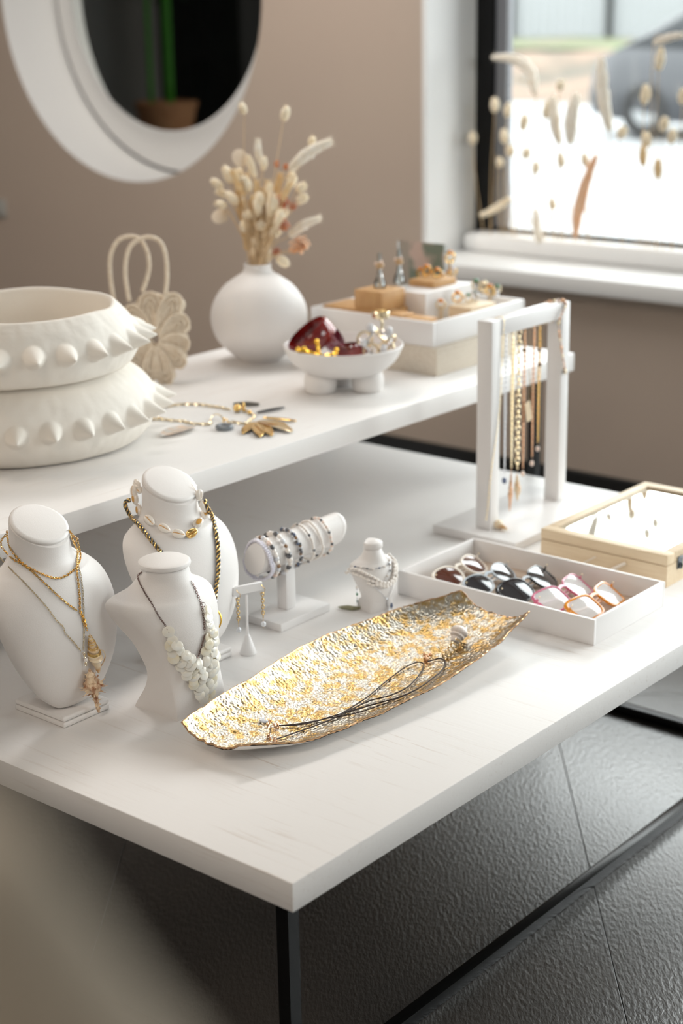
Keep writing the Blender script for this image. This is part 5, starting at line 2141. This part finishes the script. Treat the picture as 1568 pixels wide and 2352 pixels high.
for k, (px, pyb, pyt) in enumerate(((872, 660, 578), (917, 650, 572))):
    p = at(px, pyb, z=JB + .1085)
    t = thing('bud_bottle', ('left' if k == 0 else 'right') + ' small glass bud bottle with cork neck on the tall wooden block', 'bottle', tuple(p), 'glass bud bottles')
    b = NB()
    lathe(b, ((.001, 0), (.0145, .0), (.016, .003), (.013, .016), (.0065, .030), (.005, .040), (.005, .088), (.004, .088), (.0038, .042), (.0115, .015), (.0125, .004), (.001, .004)), 24, Mx.Translation(p))
    obj('glass', b, 'glass', t)
    b = NB()
    lathe(b, ((.0062, .048), (.0095, .050), (.0095, .062), (.0062, .064)), 16, Mx.Translation(p))
    for v in list(b.verts):
        pass
    obj('cork_ring', b, 'cork', t)
    b = NB()
    for i in range(3):
        sph(b, p + V((.010 * math.cos(i * 2.1), .010 * math.sin(i * 2.1), .055 + .006 * i)), .0045, u=8, v=6)
    obj('bead_cluster', b, 'pinkpearl', t)

# acrylic photo frame
fr = thing('acrylic_photo_frame', 'clear acrylic stand with a printed card at the back of the jewellery tray', 'photo frame', tuple(at(970, 660, z=JB)))
X_f = 2.035
c0, c1 = at(913, 553, x=X_f), at(1026, 540, x=X_f)
zt, zb = c0.z, JB + .001
b = NB()
bx(b, X_f, X_f + .004, c1.y, c0.y, zb, zt, .0006, 1)
obj('acrylic_plate', b, 'glass', fr)
k0, k1 = at(940, 560, x=X_f), at(1022, 545, x=X_f)
b = NB()
bx(b, X_f - .0015, X_f - .0004, k1.y + .003, k0.y, zb + .02, k0.z + .008)
obj('printed_card', b, 'cardpink', fr, smooth=False)
b = NB()
bx(b, X_f - .012, X_f + .018, c1.y, c0.y, zb - .001, zb + .004)
obj('acrylic_foot', b, 'glass', fr, smooth=False)

# rings
rings_ = [
    (940, 690, JB + .03, 'yellowgold', 'gold', 1.3, 'chunky yellow gold ring at the left front of the jewellery tray'),
    (965, 680, JB + .05, 'palegold', 'palegold', 1.2, 'pale gold wire ring with pearls left of the middle of the jewellery tray'),
    (955, 715, JB + .03, 'rosegold', 'pinkpearl', 1.2, 'ring with large blush stone at the front of the jewellery tray'),
    (978, 728, JB + .02, 'silver', 'pearl', 1.1, 'silver pearl ring in the front corner of the jewellery tray'),
    (1012, 700, JB + .062, 'palegold', 'orangestone', 1.2, 'round gold signet ring with amber inside in the tray centre'),
    (1050, 697, JB + .062, 'gold', 'orangestone', 1.4, 'wide gold dome ring with orange inlay in the tray centre'),
    (1075, 695, JB + .062, 'palegold', 'green', 1.0, 'slim gold ring with green enamel right of the dome ring'),
    (1090, 690, JB + .062, 'silver', 'crystal', 1.1, 'sparkling crystal ring catching the light in the tray centre'),
    (966, 627, JB + .108, 'yellowgold', 'orangestone', 1.2, 'yellow gold ring with round stone upright beside the photo card'),
    (980, 645, JB + .102, 'gold', 'orangestone', 1.4, 'orange stone ring on the white step, leftmost'),
    (1004, 648, JB + .102, 'gold', 'orangestone', 1.2, 'amber stone ring on the white step, second from the left'),
    (1016, 640, JB + .102, 'palegold', 'pearl', 1.1, 'pearl ring on the white step beside the amber rings'),
    (1030, 635, JB + .102, 'gold', 'orangestone', 1.2, 'gold and orange ring at the middle of the white step'),
    (1040, 625, JB + .115, 'gold', 'lilacpearl', 1.1, 'lilac stone ring at the right of the white step'),
    (1033, 592, JB + .15, 'gold', 'orangestone', 1.5, 'gold leaf ring standing highest at the right of the photo card'),
    (1093, 655, JB + .10, 'palegold', 'green', 1.3, 'green stone ring at the back right of the jewellery tray'),
    (1112, 660, JB + .07, 'palegold', 'palegold', 1.3, 'pale gold leaf ring at the right of the jewellery tray'),
    (1125, 668, JB + .07, 'gold', 'orangestone', 1.4, 'gold ring with honey stone at the right of the jewellery tray'),
    (1142, 665, JB + .068, 'palegold', 'green', 1.1, 'gold ring with tiny green stones, rightmost in the jewellery tray'),
]
TJ = bvh_of([o for r in COL.objects if r.name.startswith(('wooden_riser', 'white_riser')) for o in r.children] + [o for o in jt.children if o.name.startswith('bottom')])
for i, (px, py, zz, m1, m2, sz, lab) in enumerate(rings_):
    p = at(px, py, z=zz)
    h = TJ.ray_cast(p + V((0, 0, .03)), V((0, 0, -1)))
    ground = h[0].z if h[0] else JB
    R0 = .0090 * sz
    t = thing('ring', lab, 'ring', (p.x, p.y, ground), 'rings in the jewellery tray')
    # ring holder peg reaching the surface below
    if p.z - R0 * 1.25 - ground > .004:
        b = NB()
        lathe(b, ((.001, 0), (.006, 0), (.004, p.z - ground), (.001, p.z - ground)), 14, Mx.Translation((p.x, p.y, ground)))
        obj('peg', b, 'oak' if i % 3 else 'lacq', t)
    else:
        p.z = ground + R0 * 1.25
    a = random.uniform(-.6, .6) + YAW
    mm = mtx(p, (math.cos(a), math.sin(a), random.uniform(0, .5)))
    b = NB()
    torus(b, R0, .0022 * sz, mm, 24, 8)
    obj('band', b, m1, t)
    b = NB()
    sp = p + (mm.to_3x3() @ V((0, 1, 0))) * 0 + V((0, 0, R0)) - FWD * .002
    sph(b, None, (.0062 * sz, .0048 * sz, .0040 * sz), mtx(sp, V((-.5, -.5, .7)), RIGHT), 10, 8)
    obj('setting', b, m2, t)

# ================================================================ NECKLACE LYING ON THE HIGH TABLE
def zh(x, y):
    return (340 + x / 3.92, 880 + y / 3.92)


def hz(x, y, h=.003):
    return at(*zh(x, y), z=H + h)


cn = thing('charm_necklace', 'gold link charm necklace with shell and ring pendants lying on the high table', 'necklace', tuple(hz(500, 360)))
b = NB()
chain(b, spline([hz(150, 215), hz(220, 200), hz(300, 190), hz(450, 190), hz(560, 205), hz(640, 215), hz(700, 230), hz(760, 235)], 6), .0105, .0013, .0028, 8, 5)
chain(b, spline([hz(20, 330), hz(60, 320), hz(130, 325), hz(220, 335), hz(300, 340), hz(400, 362), hz(480, 366), hz(540, 370), hz(565, 340)], 6), .0105, .0013, .0028, 8, 5)
chain(b, spline([hz(700, 360), hz(760, 350), hz(830, 360), hz(880, 360), hz(930, 320), hz(960, 300), hz(930, 270), hz(880, 250), hz(830, 225)], 6), .0105, .0013, .0028, 8, 5)
torus(b, .010, .0012, mtx(hz(95, 318, .004), (0, 0, 1), RIGHT), 16, 5)
tube(b, spline([hz(555, 340), hz(580, 295, .006), hz(620, 280, .010), hz(660, 300, .008), hz(685, 345)], 5), .0016, 6)
obj('chain', b, 'palegold', cn)
b = NB()
torus(b, .0155, .0052, mtx(hz(688, 392, .006), (0, 0, 1), RIGHT), 28, 10)
obj('grey_ring_charm', b, mat('grey_stone', (.16, .18, .20), .3, col2=(.25, .27, .30), scale=60, coat=.5), cn)
b = NB()
torus(b, .008, .0015, mtx(hz(680, 345, .010), RIGHT, UP), 16, 6)
torus(b, .007, .0015, mtx(hz(700, 355, .010), (RIGHT + FWD).normalized(), UP), 16, 6)
obj('link_rings', b, 'gold', cn)


def petal_plate(name, m, tip, root, w_, h0=.004, cup=.3, parent=None):
    a, c = root, tip
    d = c - a
    sd = V((0, 0, 1)).cross(d).normalized()
    b = NB()
    rings = []
    for i in range(13):
        t = i / 12
        ww = w_ * math.sin(PI * (t * .92 + .05)) ** .6
        p = a + d * t
        rings.append([p + sd * (ww * math.cos(q)) + V((0, 0, .0022 * math.sin(q) + cup * ww * (math.cos(q) ** 2) + h0 * .3)) for q in [2 * PI * k / 10 for k in range(10)]])
    loft(b, rings)
    return obj(name, b, m, parent)


petal_plate('abalone_shell_charm', mat('abalone', (.70, .74, .74), .15, col2=(.80, .62, .48), scale=38, coat=.8, thin=400), hz(120, 480), hz(410, 400), .022, parent=cn)
for (r_, t_, w_) in (((960, 360), (855, 455), .012), ((980, 370), (1010, 485), .014), ((990, 360), (1110, 475), .014), ((1000, 350), (1290, 440), .018), ((990, 350), (1250, 390), .014)):
    petal_plate('gold_petal_charm', 'palegold' if w_ > .015 else 'gold', hz(*t_), hz(*r_), w_, parent=cn)
petal_plate('slim_gold_leaf_charm', 'gold', hz(1330, 345), hz(1040, 315), .007, parent=cn)
petal_plate('dark_leaf_charm', mat('dark_oxide', (.08, .075, .055), .35, .5), hz(1000, 195), hz(770, 190), .011, parent=cn)
petal_plate('dark_leaf_charm', 'bluechain', hz(1225, 222), hz(980, 270), .006, parent=cn)
b = NB()
sph(b, hz(800, 225, .010), .0095)
sph(b, hz(860, 220, .010), (.004, .004, .013))
sph(b, hz(912, 262, .006), .005)
obj('gold_beads', b, 'gold', cn)

# ================================================================ DRIED GRASSES ON THE WINDOW LEDGE
GW = 'dried grasses standing on the window ledge'


def wn_(px, py, x=3.40):
    return at(px, py, x=x)


def ledge_stem(kind, label, px, py, dx, dy, bpx, size=1.0, mater=None, x=3.40):
    h0 = wn_(px, py, x)
    h1 = wn_(px + dx, py + dy, x)
    base = wn_(bpx, 606, x)
    base = V((x, base.y, WZ0 + .072))
    t = thing(KN.get(kind, 'dried_grass'), label, 'dried grass', tuple(base), GW)
    b = NB()
    tube(b, spline([base, base.lerp(h0, .5) + V((.0, .006, 0)), h0, h0 + (h1 - h0) * .4], 6), .0014, 5)
    obj('stem', b, 'stem', t)
    b = NB()
    ax = h1 - h0
    side = ax.cross(FWD).normalized() * ax.length * ((-.22 if px == 1228 else .04) if kind == 'plume' else 0)
    L = [h0, h0 + ax * .33 + side, h0 + ax * .66 + side, h1]
    fluffy(b, L, (.0165 if kind == 'tail' else .020) * size, 10, px, .3)
    tuft(b, L, (.0165 if kind == 'tail' else .020) * size, 60 if kind == 'tail' else 220, .010 * size, px)
    obj('seed_head', b, mater or ('plume' if kind == 'plume' else 'tail'), t, auto=180)


ws = [('plume', 'arched cream plume at the top left of the window', 1228, 215, -100, -84, 1235, 1.0, None),
      ('plume', 'tall thick cream plume in the middle of the window', 1400, 300, -18, -170, 1385, 1.15, None),
      ('plume', 'pale plume left of the tall one in the window', 1310, 330, 14, -115, 1315, 1.2, None),
      ('plume', 'cream plume leaning right over the parked car', 1500, 100, 70, -20, 1495, .7, None),
      ('plume', 'peach pampas plume low in the middle of the window', 1320, 545, 50, -190, 1318, 1.0, 'peach'),
      ('plume', 'beige plume lying low at the left of the window ledge', 1170, 455, -68, 40, 1180, .7, 'tail'),
      ('plume', 'pale plume behind the arched one', 1285, 330, -15, -110, 1290, 1.0, None),
      ('plume', 'short plume low at the left third of the window ledge', 1240, 560, -10, -80, 1245, .8, None),
      ('tail', 'bunny tail in front of the black window frame, upper', 1136, 258, 0, -34, 1125, 1, None),
      ('tail', 'bunny tail in front of the white window jamb', 1085, 332, 0, -30, 1110, 1, None),
      ('tail', 'bunny tail beside the black frame at the left of the glass', 1164, 270, 4, -34, 1160, .9, None),
      ('tail', 'oval bunny tail above the left of the parked car', 1478, 240, 6, -46, 1478, 1, None),
      ('tail', 'tall bunny tail highest at the right of the window', 1512, 162, 6, -54, 1504, 1, None),
      ('tail', 'bunny tail at the right edge of the window, upper', 1566, 240, 4, -38, 1560, 1, None),
      ('tail', 'bunny tail near the right edge of the window, middle', 1520, 302, 8, -34, 1522, 1, None),
      ('tail', 'bunny tail near the right edge of the window, lower', 1540, 330, 6, -34, 1545, 1, None),
      ('tail', 'tan bunny tail in the right part of the window', 1484, 338, -2, -36, 1484, 1.1, 'tail'),
      ('tail', 'bunny tail right of the tall plume', 1422, 318, 12, -28, 1425, 1, None),
      ('tail', 'cream bunny tail above the left third of the ledge', 1200, 300, 6, -38, 1200, 1, None),
      ('tail', 'small bunny tail in the top centre of the window', 1284, 208, 6, -24, 1284, .9, None),
      ('tail', 'bunny tail left of the middle of the window', 1160, 330, -4, -34, 1170, 1, None),
      ('tail', 'low bunny tail at the left of the window', 1172, 360, 0, -28, 1180, .9, None),
      ('tail', 'bunny tail hanging low at the left of the window', 1208, 365, 2, -26, 1205, .9, None),
      ('tail', 'tan pointed seed head at the right of the window', 1510, 410, 0, -46, 1506, .9, 'wheat'),
      ('tail', 'tan pointed seed head under the pale car', 1476, 380, 0, -46, 1470, .9, 'wheat'),
      ('tail', 'bunny tail low in the centre of the window', 1270, 482, -4, -26, 1275, .9, None),
      ('tail', 'cream bunny tail behind the arched plume', 1252, 272, 8, -40, 1250, 1, None),
      ('tail', 'pale bunny tail low near the tall plume', 1345, 382, -4, -30, 1350, .9, None),
      ('tail', 'bunny tail at the centre left of the window', 1290, 385, -4, -34, 1296, .9, 'tail'),
      ('tail', 'small bunny tail low left beside the beige plume', 1148, 385, -2, -24, 1155, .8, None),
      ('tail', 'bunny tail at the lower left third of the window', 1228, 400, 4, -30, 1226, .9, None)]
for q in ws:
    ledge_stem(q[0], q[1], q[2], q[3], q[4], q[5], q[6], q[7], q[8], 3.40 + .02 * random.random())
b = NB()
for i in range(46):
    px = random.uniform(1120, 1566)
    hgt = random.uniform(.08, .34)
    base = V((3.40 + .02 * random.random(), wn_(px, 600).y, WZ0 + .072))
    tp_ = base + V((0, random.uniform(-.03, .03), hgt))
    tube(b, spline([base, (base + tp_) / 2 + V((0, random.uniform(-.008, .008), 0)), tp_], 4), .0009, 4)
fs = obj('fine_grass_stalks', b, 'stem', None, loc=(3.40, 1.5, WZ0 + .072), label='thin bare dried stalks between the seed heads on the window ledge', cat='dried grass', kind='stuff')

# ================================================================ BLURRED DRESS FORM IN THE FOREGROUND
edge = [(-60, 1700), (20, 1775), (105, 1870), (165, 1985), (235, 2120), (310, 2260), (400, 2420), (500, 2600)]
DREF = CAM + FWD * .34
top = near(20, 1775, DREF)
ctr = near(-420, 2300, DREF)
df = thing('dress_form', 'blurred taupe linen dress form shoulder filling the bottom left corner', 'mannequin', (ctr.x, ctr.y, 0))
hd = V((RIGHT.x, RIGHT.y, 0)).normalized()
fd = V((FWD.x, FWD.y, 0)).normalized()
pr = []
for (px, py) in edge:
    p = near(px, py, DREF)
    pr.append((max(.004, (p - ctr).dot(hd)), p.z))
pr = [(pr[0][0] * .25, pr[0][1] + .020), (pr[0][0] * .7, pr[0][1] + .010)] + pr
zl = pr[-1][1]
rl = pr[-1][0]
pr += [(rl + .010, zl - .05), (rl + .008, zl - .15), (rl - .006, zl - .28), (rl + .01, zl - .42), (rl - .02, zl - .5)]
b = NB()
rings = []
for (r, z) in smooth_tab([list(q) for q in pr], 4):
    rings.append([V((ctr.x, ctr.y, 0)) + hd * (r * math.cos(a)) + fd * (max(r, .002) * .62 * math.sin(a)) + V((0, 0, z)) for a in [2 * PI * i / 48 for i in range(48)]])
loft(b, rings)
obj('torso', b, 'dress', df, auto=180)
zb_ = rings[-1][0].z
b = NB()
lathe(b, ((.012, .02), (.012, zb_ + .02)), 12, Mx.Translation((ctr.x, ctr.y, 0)))
obj('pole', b, 'black', df)
b = NB()
lathe(b, ((.001, 0), (.13, 0), (.13, .012), (.02, .03), (.001, .03)), 32, Mx.Translation((ctr.x, ctr.y, 0)))
obj('base', b, 'black', df)
